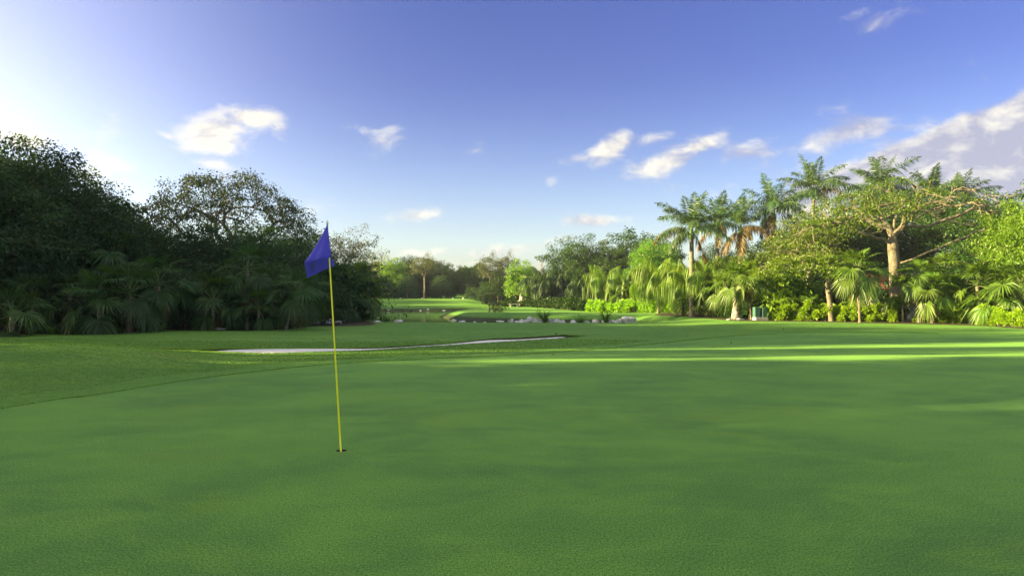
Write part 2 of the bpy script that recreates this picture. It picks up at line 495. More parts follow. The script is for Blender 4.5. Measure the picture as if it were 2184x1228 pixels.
HOLE_C = np.array(ip(728, 960)); HOLE_R = .056
HOLE = HOLE_C + HOLE_R * np.stack([np.cos(np.linspace(0, 2 * np.pi, 24, endpoint=False)), np.sin(np.linspace(0, 2 * np.pi, 24, endpoint=False))], 1)


def vnoise(x, y, s):
    return (np.sin(x * s * 1.1 + 1.3 + np.sin(y * s * .7) * 1.3) + np.sin(y * s * 1.3 + 4.1 + np.sin(x * s * .9) * 1.2)) * .5


def zf(x, y):
    x = np.atleast_1d(np.asarray(x, float)); y = np.atleast_1d(np.asarray(y, float))
    P = np.stack([x, y], 1)
    z = .44 * sm((-6.2 - x) / 4.6) * np.exp(-((y - 16.3) / np.where(y < 16.3, 2.7, 2.0)) ** 2)
    z -= .19 * sm((y - 26) / 16) * sm((14 - x) / 6)
    z += 1.0 * sm((y - 104) / 13) * sm((-2 - x) / 6)
    z += 1.0 * np.exp(-((x + 9.5) / 4.8) ** 2 - ((y - 131) / 7) ** 2)
    s = sdist(P, SAND)
    far = np.clip((y - np.interp(x, SAND[:63, 0], SAND[:63, 1])), 0, None)
    z += .03 * np.exp(-np.clip(s, 0, None) / 1.6) * sm(far / .6)
    sg = sdist(P, GREEN)
    und = .05 * vnoise(x, y, .28) + .02 * vnoise(x + 9, y, .9)
    z += und * sm(sg / 3) * sm((130 - y) / 20) * (1 - sm((y - 27) / 8) * (1 - sm((y - 56) / 6)))
    z += .018 * sm(sg / .35)
    sp = sdist(P, POND)
    bank = sm((2.6 - sp) / 3.8)
    z = z * (1 - bank) + (-1.35) * bank
    return z


def zs(x, y): return float(zf(x, y)[0])


def build_terrain():
    rng = np.random.default_rng(5)
    rings = list(1.2 * 1.07 ** np.arange(34)); r = rings[-1]
    while r < 32: r += .36; rings.append(r)
    while r < 60: r += .62; rings.append(r)
    while r < 142: r += 1.1; rings.append(r)
    while r < 3500: r *= 1.16; rings.append(r)
    rings = np.array(rings)
    A1 = np.radians(np.arange(-43, 43.01, .5))
    A2 = np.radians(np.concatenate([np.arange(-180, -43, 6.0), np.arange(46, 180, 6.0)]))
    rr, aa = np.meshgrid(rings, A1, indexing='ij')
    jit = rng.uniform(-.3, .3, rr.shape) * np.radians(.5)
    P1 = np.stack([rr * np.sin(aa + jit), rr * np.cos(aa + jit)], -1).reshape(-1, 2)
    rr, aa = np.meshgrid(rings[::4], A2, indexing='ij')
    P2 = np.stack([rr * np.sin(aa), rr * np.cos(aa)], -1).reshape(-1, 2)
    th = np.linspace(0, 2 * np.pi, 24, endpoint=False)
    P3 = np.vstack([HOLE_C + k * np.stack([np.cos(th + q), np.sin(th + q)], 1) for k, q in ((.075, .13), (.11, 0), (.17, .13), (.28, 0))])
    P = np.vstack([P1, P2])
    keep = np.linalg.norm(P - HOLE_C, axis=1) > .4
    polys = [GREEN, SAND, SAND2, SOILL, SOILR, COLLAR, HOLE]
    for q in polys[:6]:
        for i in range(0, len(q)):
            a, b = q[i], q[(i + 1) % len(q)]
            mm = (np.abs(P - (a + b) / 2) < np.linalg.norm(b - a)).all(1)
            if mm.any():
                idx = np.where(mm)[0]
                e = b - a; w = P[idx] - a; tt = np.clip((w @ e) / (e @ e), 0, 1)
                keep[idx[np.linalg.norm(w - tt[:, None] * e, axis=1) < .05]] = False
    P = np.vstack([P[keep], P3, [[0, .2], [.3, -.3], [-.3, -.3]]])
    verts = [Vector(p) for p in P]; edges = []
    for q in polys:
        o = len(verts)
        verts += [Vector(p) for p in q]
        edges += [(o + i, o + (i + 1) % len(q)) for i in range(len(q))]
    vo, eo, fo, *_ = delaunay_2d_cdt(verts, edges, [], 0, 1e-5)
    V2 = np.array([tuple(v) for v in vo]); T = np.array([f for f in fo if len(f) == 3])
    c = V2[T].mean(1)
    reg = np.zeros(len(T), int)
    for k, q in ((4, SOILL), (4, SOILR), (5, COLLAR), (1, GREEN), (2, SAND), (2, SAND2), (9, HOLE)):
        reg[sdist(c, q) < 0] = k
    zl = zf(V2[:, 0], V2[:, 1])
    # greens and sand have their own levels; lawn stands a little proud of both
    zg = np.zeros(len(V2)); zsand = -.05 + .05 * np.clip((V2[:, 1] - 18.5) / 8, 0, 1) * 0 + zl * 0.0
    far = V2[:, 1] - np.interp(V2[:, 0], SAND[:63, 0], SAND[:63, 1])
    zsand = -.025 + .03 * sm(far / 1.2)
    def sub(k, z, name, m, skirt=None, down=.05):
        tt = T[reg == k]
        u, inv = np.unique(tt, return_inverse=True)
        V = np.column_stack([V2[u], z[u]]); Fq = inv.reshape(-1, 3)
        me = mesh_np(name, V, Fq, m, None, True)
        o = structure(obj(name, me))
        return o
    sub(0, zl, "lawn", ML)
    sub(1, zg, "putting_green", MG)
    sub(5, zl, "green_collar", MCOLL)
    sub(2, zsand, "bunker_sand", MSAND)
    sub(4, zl, "forest_floor", MSOIL)
    # cut turf edge round green and bunkers
    def skirt(poly, z0, z1, name, m):
        n = len(poly)
        V = np.vstack([np.column_stack([poly, z0]), np.column_stack([poly, z1])])
        Fq = [[i, (i + 1) % n, n + (i + 1) % n, n + i] for i in range(n)]
        return structure(obj(name, mesh_np(name, V, Fq, m)))
    skirt(GREEN, np.full(len(GREEN), -.02), zf(GREEN[:, 0], GREEN[:, 1]) + .0005, "green_edge", MLIP)
    for q in (SAND, SAND2):
        skirt(q, np.full(len(q), -.08), zf(q[:, 0], q[:, 1]) + .0005, "bunker_lip", MLIP)


build_terrain()
# water
q = np.array([(-45, 40), (16, 40), (16, 108), (-45, 108)], float)
wm = mesh_py("pond_water", [(x, y, WATER_Z) for x, y in ((-45, 44.5), (15, 44.5), (15, 108), (-45, 108))], [(0, 1, 2, 3)], MW)
structure(obj("pond_water", wm))


# overhanging turf fringe on the far lip of the bunker + longer grass on the rough
def build_blades():
    rng = np.random.default_rng(11)
    n = 150000
    d = 8.5 + 15 * rng.random(n) ** 1.5 ; a = rng.uniform(-.70, .70, n)
    x = d * np.tan(a) ; y = d
    P = np.stack([x, y], 1)
    ok = (sdist(P, COLLAR) > .02) & (sdist(P, SAND) > .0) & (sdist(P, SAND2) > 0) & (sdist(P, SOILL) > 0) & (sdist(P, SOILR) > 0)
    P = P[ok]
    # dense fringe along the edges
    def fringe(poly, k, off):
        i = rng.integers(0, len(poly), k); u = rng.random((k, 1))
        a_, b_ = poly[i], poly[(i + 1) % len(poly)]
        return a_ + (b_ - a_) * u + rng.normal(0, off, (k, 2))
    fr = [fringe(SAND, 9000, .05), fringe(SAND2, 1200, .05), fringe(GREEN[:120], 14000, .03)]
    Q = np.vstack(fr)
    Q = Q[(sdist(Q, GREEN) > 0) & (sdist(Q, SAND) > 0) & (sdist(Q, SAND2) > 0)]
    P = np.vstack([P, Q]); n = len(P)
    z = zf(P[:, 0], P[:, 1])
    h = rng.uniform(.012, .030, n) * np.clip(P[:, 1] / 16, .7, 1.2)
    th = rng.uniform(0, 2 * np.pi, n); w = rng.uniform(.006, .014, n) * np.clip(P[:, 1] / 12, .8, 2)
    lean = rng.normal(0, .6, (n, 2)) * h[:, None]
    B = np.column_stack([P, z - .004])
    dx = np.stack([np.cos(th) * w, np.sin(th) * w, np.zeros(n)], 1)
    V = np.stack([B - dx, B + dx, B + np.column_stack([lean, h])], 1).reshape(-1, 3)
    me = mesh_np("rough_grass", V, np.arange(3 * n).reshape(n, 3), MBLADE)
    o = structure(obj("rough_grass", me), 'stuff')
    tag(o, "short rough grass on the mound and round the green", "grass")


build_blades()


def fallen_leaves():
    rng = np.random.default_rng(90)
    n = 420
    d = np.concatenate([rng.uniform(17, 27, 70), rng.uniform(22, 34, 150), rng.uniform(30, 42, 200)]); a = np.concatenate([rng.uniform(-.6, .7, 70), rng.uniform(-.75, -.25, 150), rng.uniform(.2, .75, 200)])
    P = np.stack([d * np.tan(a), d], 1)
    P = P[(sdist(P, SAND) > .1) & (np.linalg.norm(P - HOLE_C, axis=1) > .5) & (sdist(P, GREEN) > -6)]
    z = np.where(sdist(P, GREEN) < 0, 0, zf(P[:, 0], P[:, 1])) + .012
    k = len(P)
    D = np.column_stack([rng.normal(size=(k, 2)), rng.uniform(-.1, .3, k)]); N = np.column_stack([rng.normal(0, .25, (k, 2)), np.ones(k)])
    l = rng.uniform(.05, .11, k)
    v, f = leaves(np.column_stack([P, z]), D, N, l, l * .5, -.1)
    o = structure(obj("fallen_leaves", mesh_np("fallen_leaves", v, f, leafmat("dead_leaf", (.06, .035, .015), (.17, .11, .045), .15))), 'stuff')
    tag(o, "dry brown leaves scattered on the grass near the trees", "fallen leaves")


fallen_leaves()

# ------------------------------------------------------------------ tree generator
def branch_mesh(rng, base, top, guides, targets, rb, rt=.02, alpha=.35, seg=.6, wob=.06, sides=6, fork=.55, matl=None, name="trunk"):
    pos = []; par = []; ln = []
    def add(p, pa):
        pos.append(np.array(p, float)); par.append(pa)
        ln.append(0 if pa < 0 else ln[pa] + np.linalg.norm(pos[-1] - pos[pa]))
        return len(pos) - 1
    base = np.array(base, float); top = np.array(top, float)
    k = max(3, int(np.linalg.norm(top - base) / seg)); last = -1
    bend = rng.normal(0, wob * 2, 3) * [1, 1, 0]
    for i in range(k + 1):
        u = i / k
        last = add(base + (top - base) * u + bend * math.sin(u * math.pi) + (rng.normal(0, wob * .3, 3) * [1, 1, 0] if 0 < i < k else 0), last)
    first = max(1, int(fork * k)); trunk_n = k + 1
    def connect(t, lo):
        A = np.array(pos[lo:]); L = np.array(ln[lo:])
        dv = t - A; d = np.linalg.norm(dv, axis=1) + 1e-6
        pdirs = np.array([pos[lo + i] - pos[par[lo + i]] if par[lo + i] >= 0 else np.array([0, 0, 1.]) for i in range(len(A))])
        pdirs /= np.linalg.norm(pdirs, axis=1)[:, None] + 1e-9
        cosang = (pdirs * dv).sum(1) / d
        cost = d * (1.35 - .5 * cosang) + alpha * L
        i = int(np.argmin(cost)); p0 = A[i]; L0 = d[i]
        c1 = p0 + pdirs[i] * L0 * .4
        kk = max(2, int(L0 / seg)); cur = lo + i
        for s in range(1, kk + 1):
            u = s / kk
            q = (1 - u) ** 2 * p0 + 2 * u * (1 - u) * c1 + u * u * t
            if s < kk: q = q + rng.normal(0, wob, 3)
            cur = add(q, cur)
        return cur
    for g in guides:
        cur = None
        for j, p in enumerate(g):
            cur = connect(np.array(p, float), 1) if j == 0 else _ext(pos, par, ln, add, cur, np.array(p, float), seg, wob, rng)
    tips = []
    T = np.array(targets)
    order = np.argsort(np.linalg.norm(T - top, axis=1))
    tip_i = np.zeros(len(T), int)
    for i in order: tip_i[i] = connect(T[i], first)
    n = len(pos); child = [[] for _ in range(n)]
    for i in range(1, n): child[par[i]].append(i)
    e = 2.1; acc = np.zeros(n)
    for i in range(n - 1, -1, -1):
        acc[i] = 1.0 if not child[i] else sum(acc[c] for c in child[i])
    rad = rt * acc ** (1 / e)
    rad = rt + (rad - rt) * (rb - rt) / max(rad[0] - rt, 1e-6)
    rad[0] *= 1.25
    mb = MB()
    stack = [(0, None)]
    while stack:
        s, pre = stack.pop()
        ch = [] if pre is None else [pre]
        cur = s
        while True:
            ch.append(cur)
            if not child[cur]: break
            c = sorted(child[cur], key=lambda q: -acc[q])
            for o in c[1:]: stack.append((o, cur))
            cur = c[0]
        if len(ch) >= 2:
            rr = rad[ch].copy()
            if pre is not None: rr[0] = min(rr[0], rr[1] * 1.15)
            mb.tube(np.array([pos[i] for i in ch]), rr, sides if rr.max() > .05 else 4, cap=False)
    return mb.mesh(name, matl or MBARK, True), np.array(pos), tip_i


def _ext(pos, par, ln, add, cur, t, seg, wob, rng):
    p0 = pos[cur]; L0 = np.linalg.norm(t - p0); kk = max(1, int(L0 / seg))
    for s in range(1, kk + 1):
        cur = add(p0 + (t - p0) * s / kk + (rng.normal(0, wob, 3) if s < kk else 0), cur)
    return cur


def spread(rng, n, c, r, lo=-1.0, shell=.55, lump=.22):
    """well spaced points in a lumpy ellipsoid"""
    m = n * 12
    D = rng.normal(size=(m, 3)); D /= np.linalg.norm(D, axis=1)[:, None]
    D[:, 2] = np.where(D[:, 2] < lo, -D[:, 2] * .6, D[:, 2])
    ph = rng.uniform(0, 6, 6)
    az = np.arctan2(D[:, 1], D[:, 0])
    bump = 1 + lump * (np.sin(3 * az + ph[0]) * .5 + np.sin(5 * az + ph[1] + 3 * D[:, 2]) * .4 + np.sin(4 * D[:, 2] + ph[2]) * .4)
    P = D * rng.uniform(shell ** 3, 1, m)[:, None] ** (1 / 3) * bump[:, None]
    ch = [0]; dist = np.linalg.norm(P - P[0], axis=1)
    for _ in range(n - 1):
        i = int(np.argmax(dist)); ch.append(i); dist = np.minimum(dist, np.linalg.norm(P - P[i], axis=1))
    return P[ch] * np.asarray(r) + np.asarray(c)


def crown_mesh(rng, tips, center, per, cr, ll, m, flat=.65, up=.6, name="crown", jit=.35):
    n = rng.poisson(per * rng.uniform(.55, 1.45, len(tips)))
    C = np.repeat(np.asarray(tips), n, 0); k = len(C)
    cs = np.repeat(cr * rng.uniform(.7, 1.3, len(tips)), n)
    off = rng.normal(size=(k, 3)); off /= np.linalg.norm(off, axis=1)[:, None]
    off *= rng.random(k)[:, None] ** .5 * cs[:, None] * 1.35
    off[:, 2] *= flat
    C = C + off
    D = off + rng.normal(0, .5, (k, 3)) * cs[:, None] + np.array([0, 0, -.15])
    N = rng.normal(0, .55, (k, 3)) + np.array([0, 0, up])
    l = ll * rng.uniform(.65, 1.3, k)
    V, Fc = leaves(C, D, N, l, l * rng.uniform(.42, .62, k), .18)
    return mesh_np(name, V, Fc, m)


def broad(seed, h, w, cz=.62, ch=.42, trunk=.38, rb=.16, K=70, per=110, cr=.62, ll=.22, m=None, bark=None, shell=.5, lo=-.6, flat=.65, dy=None, lump=.30, off=(0, 0), sprig=.22):
    rng = np.random.default_rng(seed)
    c = (off[0], off[1], h * cz); r = (w / 2, (dy or w) / 2, h * ch)
    T = spread(rng, K, c, r, lo, shell, lump)
    T[:, 2] = np.maximum(T[:, 2], .25)
    top = (off[0] * .6, off[1] * .6, h * trunk + .3)
    if sprig:
        q = T[T[:, 2] > h * cz * .9]; q = q[rng.choice(len(q), min(len(q), int(K * sprig)), False)]
        dv = (q - np.array(c)) / np.array(r)
        T = np.vstack([T, np.array(c) + dv * rng.uniform(1.08, 1.22, (len(q), 1)) * np.array(r) + rng.normal(0, .15, q.shape)])
    tm, pos, ti = branch_mesh(rng, (0, 0, -.15), top, [], T, rb, .014, seg=.7, matl=bark or MBARK)
    cs = np.full(len(T), cr); cs[K:] *= .7
    ps = np.full(len(T), per); ps[K:] = per * .42
    cm = crown_mesh(rng, T, c, ps, cs, ll, m or MLM, flat)
    return [("trunk", tm), ("crown", cm)]


V = {}
V['dense1'] = broad(1, 8, 7.2, K=110, per=300, cr=.66, ll=.155, m=MLD)
V['dense2'] = broad(2, 8, 6.4, K=105, per=290, cr=.64, ll=.15, m=MLD, cz=.58, ch=.46)
V['dense3'] = broad(3, 6, 6.0, K=95, per=270, cr=.60, ll=.15, m=MLD, cz=.56, ch=.48, trunk=.25)
V['mid1'] = broad(4, 8, 6.6, K=100, per=230, cr=.60, ll=.18, m=MLM, cz=.6, ch=.44)
V['mid2'] = broad(5, 8, 5.4, K=95, per=220, cr=.56, ll=.18, m=MLM, cz=.56, ch=.48, trunk=.3)
V['far1'] = broad(6, 9, 8.5, K=95, per=110, cr=.78, ll=.30, m=MLD, cz=.58, ch=.46)
V['far2'] = broad(7, 9, 7.0, K=85, per=110, cr=.78, ll=.30, m=MLM, cz=.58, ch=.45)
V['far3'] = broad(8, 9, 6.5, K=42, per=90, cr=.70, ll=.28, m=MLG, cz=.72, ch=.30, trunk=.55, bark=MPALE, lo=-.4, rb=.2)
V['farb'] = broad(9, 9, 7.6, K=85, per=110, cr=.78, ll=.30, m=MLB, cz=.58, ch=.45)
V['round'] = broad(10, 7, 5.6, K=90, per=180, cr=.58, ll=.20, m=MLB, cz=.6, ch=.42, trunk=.3)
V['bigleaf'] = broad(12, 6.6, 5.6, K=110, per=260, cr=.54, ll=.17, m=MLB, cz=.56, ch=.46, trunk=.3)
V['olive'] = broad(13, 7, 6.4, K=95, per=95, cr=.6, ll=.20, m=MLO, cz=.6, ch=.44)
V['shrub'] = broad(14, 2.0, 2.3, sprig=0, cz=.5, ch=.52, trunk=.12, rb=.04, K=40, per=150, cr=.36, ll=.14, m=MLM, shell=.3)
V['shrubd'] = broad(15, 2.2, 2.6, sprig=0, cz=.5, ch=.52, trunk=.12, rb=.04, K=40, per=160, cr=.38, ll=.14, m=MLD, shell=.3)
V['shrubb'] = broad(16, 1.8, 2.2, sprig=0, cz=.5, ch=.52, trunk=.12, rb=.04, K=34, per=80, cr=.34, ll=.24, m=MLB, shell=.3)
V['feather'] = broad(17, 7, 4.6, K=90, per=80, cr=.5, ll=.15, m=MLG, cz=.62, ch=.42, shell=.3)


def bare(seed, h, w):
    rng = np.random.default_rng(seed)
    T = spread(rng, 130, (0, 0, h * .62), (w / 2, w / 2, h * .40), -.3, .6)
    tm, pos, ti = branch_mesh(rng, (0, 0, -.1), (0, 0, h * .3), [], T, .2, .022, seg=.7, alpha=.2, matl=MPALE)
    cm = crown_mesh(rng, T[rng.random(130) < .45], None, 14, .6, .3, MLO, name="crown")
    return [("trunk", tm), ("crown", cm)]


V['bare'] = bare(20, 9, 8.5)


def umbrella():
    rng = np.random.default_rng(31)
    K = 430
    a = rng.uniform(0, 2 * np.pi, K); r = np.sqrt(rng.random(K))
    x = r * np.cos(a) * 5.3; y = r * np.sin(a) * 4.4
    z = 8.9 - 3.0 * (r ** 2.2) - rng.random(K) ** 1.8 * 2.0 + .18 * np.sin(x * 1.7) * np.cos(y * 1.3) + rng.normal(0, .1, K)
    T = np.stack([x, y, z], 1)
    g = [[(-1.6, .3, 4.4), (-3.3, .5, 6.2)], [(1.5, -.4, 4.6), (3.2, -.5, 6.1)], [(.3, 1.5, 5), (.6, 2.6, 6.6)], [(-.3, -1.5, 5), (-.5, -2.4, 6.8)]]
    tm, pos, ti = branch_mesh(rng, (0, 0, -.2), (0, 0, 3.2), g, T, .20, .011, seg=.5, alpha=.12, wob=.07, matl=MDARKB)
    cm = crown_mesh(rng, T, None, 40, .38, .14, MUMB, flat=.55)
    return [("trunk", tm), ("crown", cm)]


V['umbrella'] = umbrella()


def spreading():
    rng = np.random.default_rng(41)
    K = 330
    a = rng.uniform(0, 2 * np.pi, K); r = np.sqrt(rng.random(K))
    x = r * np.cos(a) * 7.0; y = r * np.sin(a) * 4.6
    z = 8.5 - np.where(x > 0, 1.5, 2.2) * r ** 2 - rng.random(K) ** 1.5 * 1.5 + rng.normal(0, .12, K) - .10 * np.clip(-x, 0, None)
    T = np.stack([x, y, z], 1)
    g = [[(-1.2, -.3, 5.0), (-3.0, -.6, 5.7), (-5.2, -.8, 6.3)],
         [(.9, -.7, 3.75), (2.8, -1.3, 4.7), (5.0, -1.4, 5.5), (7.0, -1.2, 6.3)],
         [(1.0, .2, 5.7), (2.3, .5, 6.7), (4.2, .7, 7.8)], [(1.8, -.6, 5.7), (3.8, -.9, 6.5), (6.0, -.9, 7.2)],
         [(-.8, .5, 5.9), (-1.8, .9, 7.0)], [(.3, -.8, 6.0), (.9, -1.8, 7.2)], [(.2, 1.2, 6), (.6, 2.6, 7)],
         [(4.2, -1.6, 4.0), (5.8, -1.9, 4.2)]]
    tm, pos, ti = branch_mesh(rng, (.15, 0, -.2), (-.1, 0, 5.3), g, T, .32, .024, seg=.45, alpha=.22, wob=.055, sides=8, fork=.9, matl=MPALE)
    pr = np.clip(.74 - x / 6.0, .05, 1) * np.where(x < .6, .95, .55)
    keep = rng.random(K) < pr
    cm = crown_mesh(rng, T[keep] + [0, 0, .1], None, 60, .44, .12, MLO, flat=.42)
    return [("trunk", tm), ("crown", cm)]


V['spreading'] = spreading()


def spreading_small():
    rng = np.random.default_rng(43)
    K = 110
    a = rng.uniform(0, 2 * np.pi, K); r = np.sqrt(rng.random(K))
    x = r * np.cos(a) * 2.9 - 1.0; y = r * np.sin(a) * 2.2
    z = 3.7 - .9 * r ** 2 - rng.random(K) ** 1.5 * .5
    T = np.stack([x, y, z], 1)
    g = [[(-1.0, -.2, 2.75), (-2.2, -.3, 3.0)], [(.6, .2, 3.0), (1.4, .3, 3.2)]]
    tm, pos, ti = branch_mesh(rng, (.1, 0, -.15), (-.2, 0, 2.5), g, T, .15, .012, seg=.35, alpha=.25, wob=.04, fork=.9, matl=MPALE)
    cm = crown_mesh(rng, T, None, 50, .34, .14, MLO, flat=.4)
    return [("trunk", tm), ("crown", cm)]


V['spread_small'] = spreading_small()


def light_tree():
    rng = np.random.default_rng(44)
    T = spread(rng, 120, (0, 0, 4.6), (2.4, 2.0, 2.0), -.5, .35)
    tm, pos, ti = branch_mesh(rng, (0, 0, -.1), (.1, 0, 2.6), [], T, .12, .012, seg=.4, alpha=.25, wob=.05, matl=MPALE)
    cm = crown_mesh(rng, T, None, 27, .38, .13, MLO, flat=.5)
    return [("trunk", tm), ("crown", cm)]


V['light'] = light_tree()

# ------------------------------------------------------------------ palms
def rachis(L, e0, droop, n=14, side=0.0):
    s = np.linspace(0, 1, n); e = e0 - droop * s ** 1.25
    d = np.stack([np.cos(e), side * s * .5, np.sin(e)], 1)
    P = np.vstack([[0, 0, 0], np.cumsum(d[:-1] * (L / (n - 1)), 0)])
    return P, d / np.linalg.norm(d, axis=1)[:, None]


def pinnate(seed, L, e0, droop, nl, ll, wd, m, hang=.25, plume=.35, start=.14, rr=.022):
    rng = np.random.default_rng(seed)
    P, Dr = rachis(L, e0, droop, 14, rng.normal(0, .25))
    s = np.linspace(start, 1, nl)
    xs = np.linspace(0, 1, 14)
    C = np.stack([np.interp(s, xs, P[:, k]) for k in range(3)], 1)
    T = np.stack([np.interp(s, xs, Dr[:, k]) for k in range(3)], 1)
    T /= np.linalg.norm(T, axis=1)[:, None]
    side = np.cross(T, [0, 0, 1.0]) + 1e-6; side /= np.linalg.norm(side, axis=1)[:, None]
    up = np.cross(side, T)
    prof = np.sin(np.clip(.18 + s * .86, 0, 1) * np.pi) ** .6 * .85 + .2
    Vs, Fs, o = [], [], 0
    for sg in (-1, 1):
        ph = np.radians(38 + 18 * s) + rng.normal(0, .12, nl)
        tilt = rng.normal(0, plume, nl) + .1
        D = sg * side * np.sin(np.pi / 2 - ph + .25)[:, None] + T * np.sin(ph)[:, None] * .8 + up * tilt[:, None] - np.array([0, 0, hang])
        N = up + rng.normal(0, .35, (nl, 3))
        v, f = leaves(C, D, N, ll * prof * rng.uniform(.85, 1.15, nl), wd, hang * 1.1 + .1, .4)
        Vs.append(v); Fs.append(f + o); o += len(v)
    mb = MB(); mb.tube(P, np.linspace(rr, rr * .2, 14), 4, False)
    Vs.append(np.vstack(mb.V)); Fs.append(np.vstack(mb.F) + o)
    idx = [0] * (2 * nl) + [1] * sum(len(f) for f in mb.F)
    return mesh_np("frond", np.vstack(Vs), np.vstack(Fs), [m, MSTALK], idx)


def fan(seed, pet, Rr, m, e0, droop=.3, nl=30, spreadd=128, wd=.066):
    """petiole rising at e0 and a round blade of stiff folded segments"""
    rng = np.random.default_rng(seed)
    P, Dr = rachis(pet, e0, droop * .6, 6, rng.normal(0, .15))
    hub = P[-1]; T = Dr[-1]
    e1 = math.atan2(T[2], math.hypot(T[0], T[1])) - .35
    fw = np.array([math.cos(e1), 0, math.sin(e1)])
    sd_ = np.array([0, 1.0, 0]); up = np.cross(fw, sd_)
    if up[2] < 0: up = -up
    a = np.radians(np.linspace(-spreadd, spreadd, nl)) + rng.normal(0, .03, nl)
    D = np.cos(a)[:, None] * fw + np.sin(a)[:, None] * sd_ + up * (.10 + .16 * np.abs(np.sin(a)))[:, None]
    N = up + rng.normal(0, .28, (nl, 3))
    l = Rr * (.80 + .2 * np.cos(a * .8)) * rng.uniform(.9, 1.08, nl)
    v, f = leaves(np.repeat(hub[None], nl, 0), D, N, l, wd * Rr / .8, .16 + droop * .45, .55)
    mb = MB(); mb.tube(P, np.linspace(.016, .010, 6), 4, False)
    Vv = np.vstack([v, np.vstack(mb.V)]); Ff = np.vstack([f, np.vstack(mb.F) + len(v)])
    return mesh_np("frond", Vv, Ff, [m, MSTALK], [0] * nl + [1] * sum(len(q) for q in mb.F))


ROY = [pinnate(100 + i, L, e, dr, 62, .62, .055, MROY, hg, .4) for i, (L, e, dr, hg) in enumerate(
    [(2.5, R(80), .5, .12), (2.9, R(62), 1.1, .25), (3.0, R(48), 1.3, .3), (3.1, R(30), 1.35, .4), (3.0, R(12), 1.3, .5), (2.9, R(-8), 1.1, .6)])]
ROYB = [pinnate(120 + i, L, e, dr, 58, .55, .06, MBRO, hg, .4) for i, (L, e, dr, hg) in enumerate(
    [(2.7, R(20), 1.6, .6), (2.6, R(-30), 1.0, .6), (2.4, R(-60), .4, .4)])]
WEE = [pinnate(140 + i, L, e, dr, 62, .78, .045, MWEE, hg, .2, .1, .018) for i, (L, e, dr, hg) in enumerate(
    [(2.2, R(75), 1.2, .9), (2.5, R(58), 1.9, 1.2), (2.6, R(40), 1.9, 1.5), (2.5, R(20), 1.7, 1.6), (2.3, R(0), 1.3, 1.4)])]
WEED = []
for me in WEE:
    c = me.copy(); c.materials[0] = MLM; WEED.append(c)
FAN = [fan(160 + i, p, r, MFAN, e, dr) for i, (p, r, e, dr) in enumerate(
    [(.7, .75, R(78), .2), (.85, .8, R(58), .3), (.9, .85, R(38), .5), (.95, .85, R(16), .7), (.9, .85, R(-8), .9), (.8, .8, R(-32), 1.0)])]
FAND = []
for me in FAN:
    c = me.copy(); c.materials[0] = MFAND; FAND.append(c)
FANB = [fan(180 + i, .6, .7, MBRO, e, 1.0, 20, 100, .05) for i, e in enumerate((R(-50), R(-70)))]


def trunk_tube(h, lean, r0, r1, m, seed, rough=.04):
    rng = np.random.default_rng(seed)
    n = max(8, int(h / .22)); u = np.linspace(0, 1, n)
    P = np.stack([lean[0] * u ** 1.3, lean[1] * u ** 1.3, h * u - .1 * (1 - u)], 1)
    r = r0 + (r1 - r0) * u; r[0] *= 1.3; r[1] *= 1.12
    r = r * (1 + rng.normal(0, rough, n))
    mb = MB(); mb.tube(P, r, 10, False)
    return mb.mesh("trunk", m, True), P[-1]


def palm(name, label, cat, x, y, h, kind, seed, group=None, lean=(0, 0), sc=1.0, nf=16, r0=.09, tm=None, brown=0, dead=0, z0=None, dark=False):
    rng = random.Random(seed)
    t = thing(name, label, cat, (x, y, zs(x, y) if z0 is None else z0), 0, group)
    if kind == 'royal':
        me, top = trunk_tube(h - .7, lean, r0 * 1.25, r0, tm or MPTRUNK, seed)
        obj("trunk", me, t)
        mb = MB(); u = np.linspace(0, 1, 7)
        P = np.array(top) + np.stack([u * 0, u * 0, u * .8], 1)
        mb.tube(P, r0 * np.array([1.15, 1.35, 1.3, 1.15, .95, .8, .6]), 10, False)
        obj("crownshaft", mb.mesh("crownshaft", MSHAFT, True), t)
        top = np.array(top) + [0, 0, .72]; lib = ROY
    else:
        if h > .25:
            me, top = trunk_tube(h, lean, r0 * 1.1, r0, tm or MPTRUNK, seed, .09)
            obj("trunk", me, t)
        else:
            top = np.array((0, 0, max(h, .05)))
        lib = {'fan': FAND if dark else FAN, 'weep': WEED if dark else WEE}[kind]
    n = len(lib); ga = 2.39996
    for i in range(nf):
        k = min(n - 1, int((i / nf) * n + rng.uniform(-.3, .3))) if i else 0
        k = max(0, k)
        src = lib[k]
        if brown and i >= nf - brown and kind == 'royal': src = ROYB[(i + seed) % 3]
        s = sc * rng.uniform(.88, 1.12)
        mtx = Matrix.Translation(Vector(top) + Vector((0, 0, .12 * (1 - i / nf)))) @ Matrix.Rotation(i * ga + seed + rng.uniform(-.25, .25), 4, 'Z') @ Matrix.Rotation(rng.uniform(-.2, .2), 4, 'X') @ Matrix.Scale(s, 4)
        obj("frond", src, t, mtx)
    for i in range(dead):
        mtx = Matrix.Translation(Vector(top) - Vector((0, 0, .15 + .1 * i))) @ Matrix.Rotation(i * ga + seed * 1.7, 4, 'Z') @ Matrix.Scale(sc * .9, 4)
        o = obj("dead_frond", FANB[i % 2], t, mtx)
        o["label"] = "brown dead frond hanging under the crown"
    return t


def tree(name, var, px, d, htop, label, cat="tree", group=None, rz=None, sx=1.0, nom=None):
    """var mesh is nom metres tall; htop is the photo row of its top"""
    x = PX(px, d); z = zs(x, d)
    nomh = nom or NOM[var]
    h = PZ(htop, d) - z
    s = h / nomh
    t = thing(name, label, cat, (x, d, z), rz if rz is not None else (px * 1.7 + d) % 6.28, group, (s * sx, s * sx, s))
    for n, me in V[var]: obj(n, me, t)
    return t


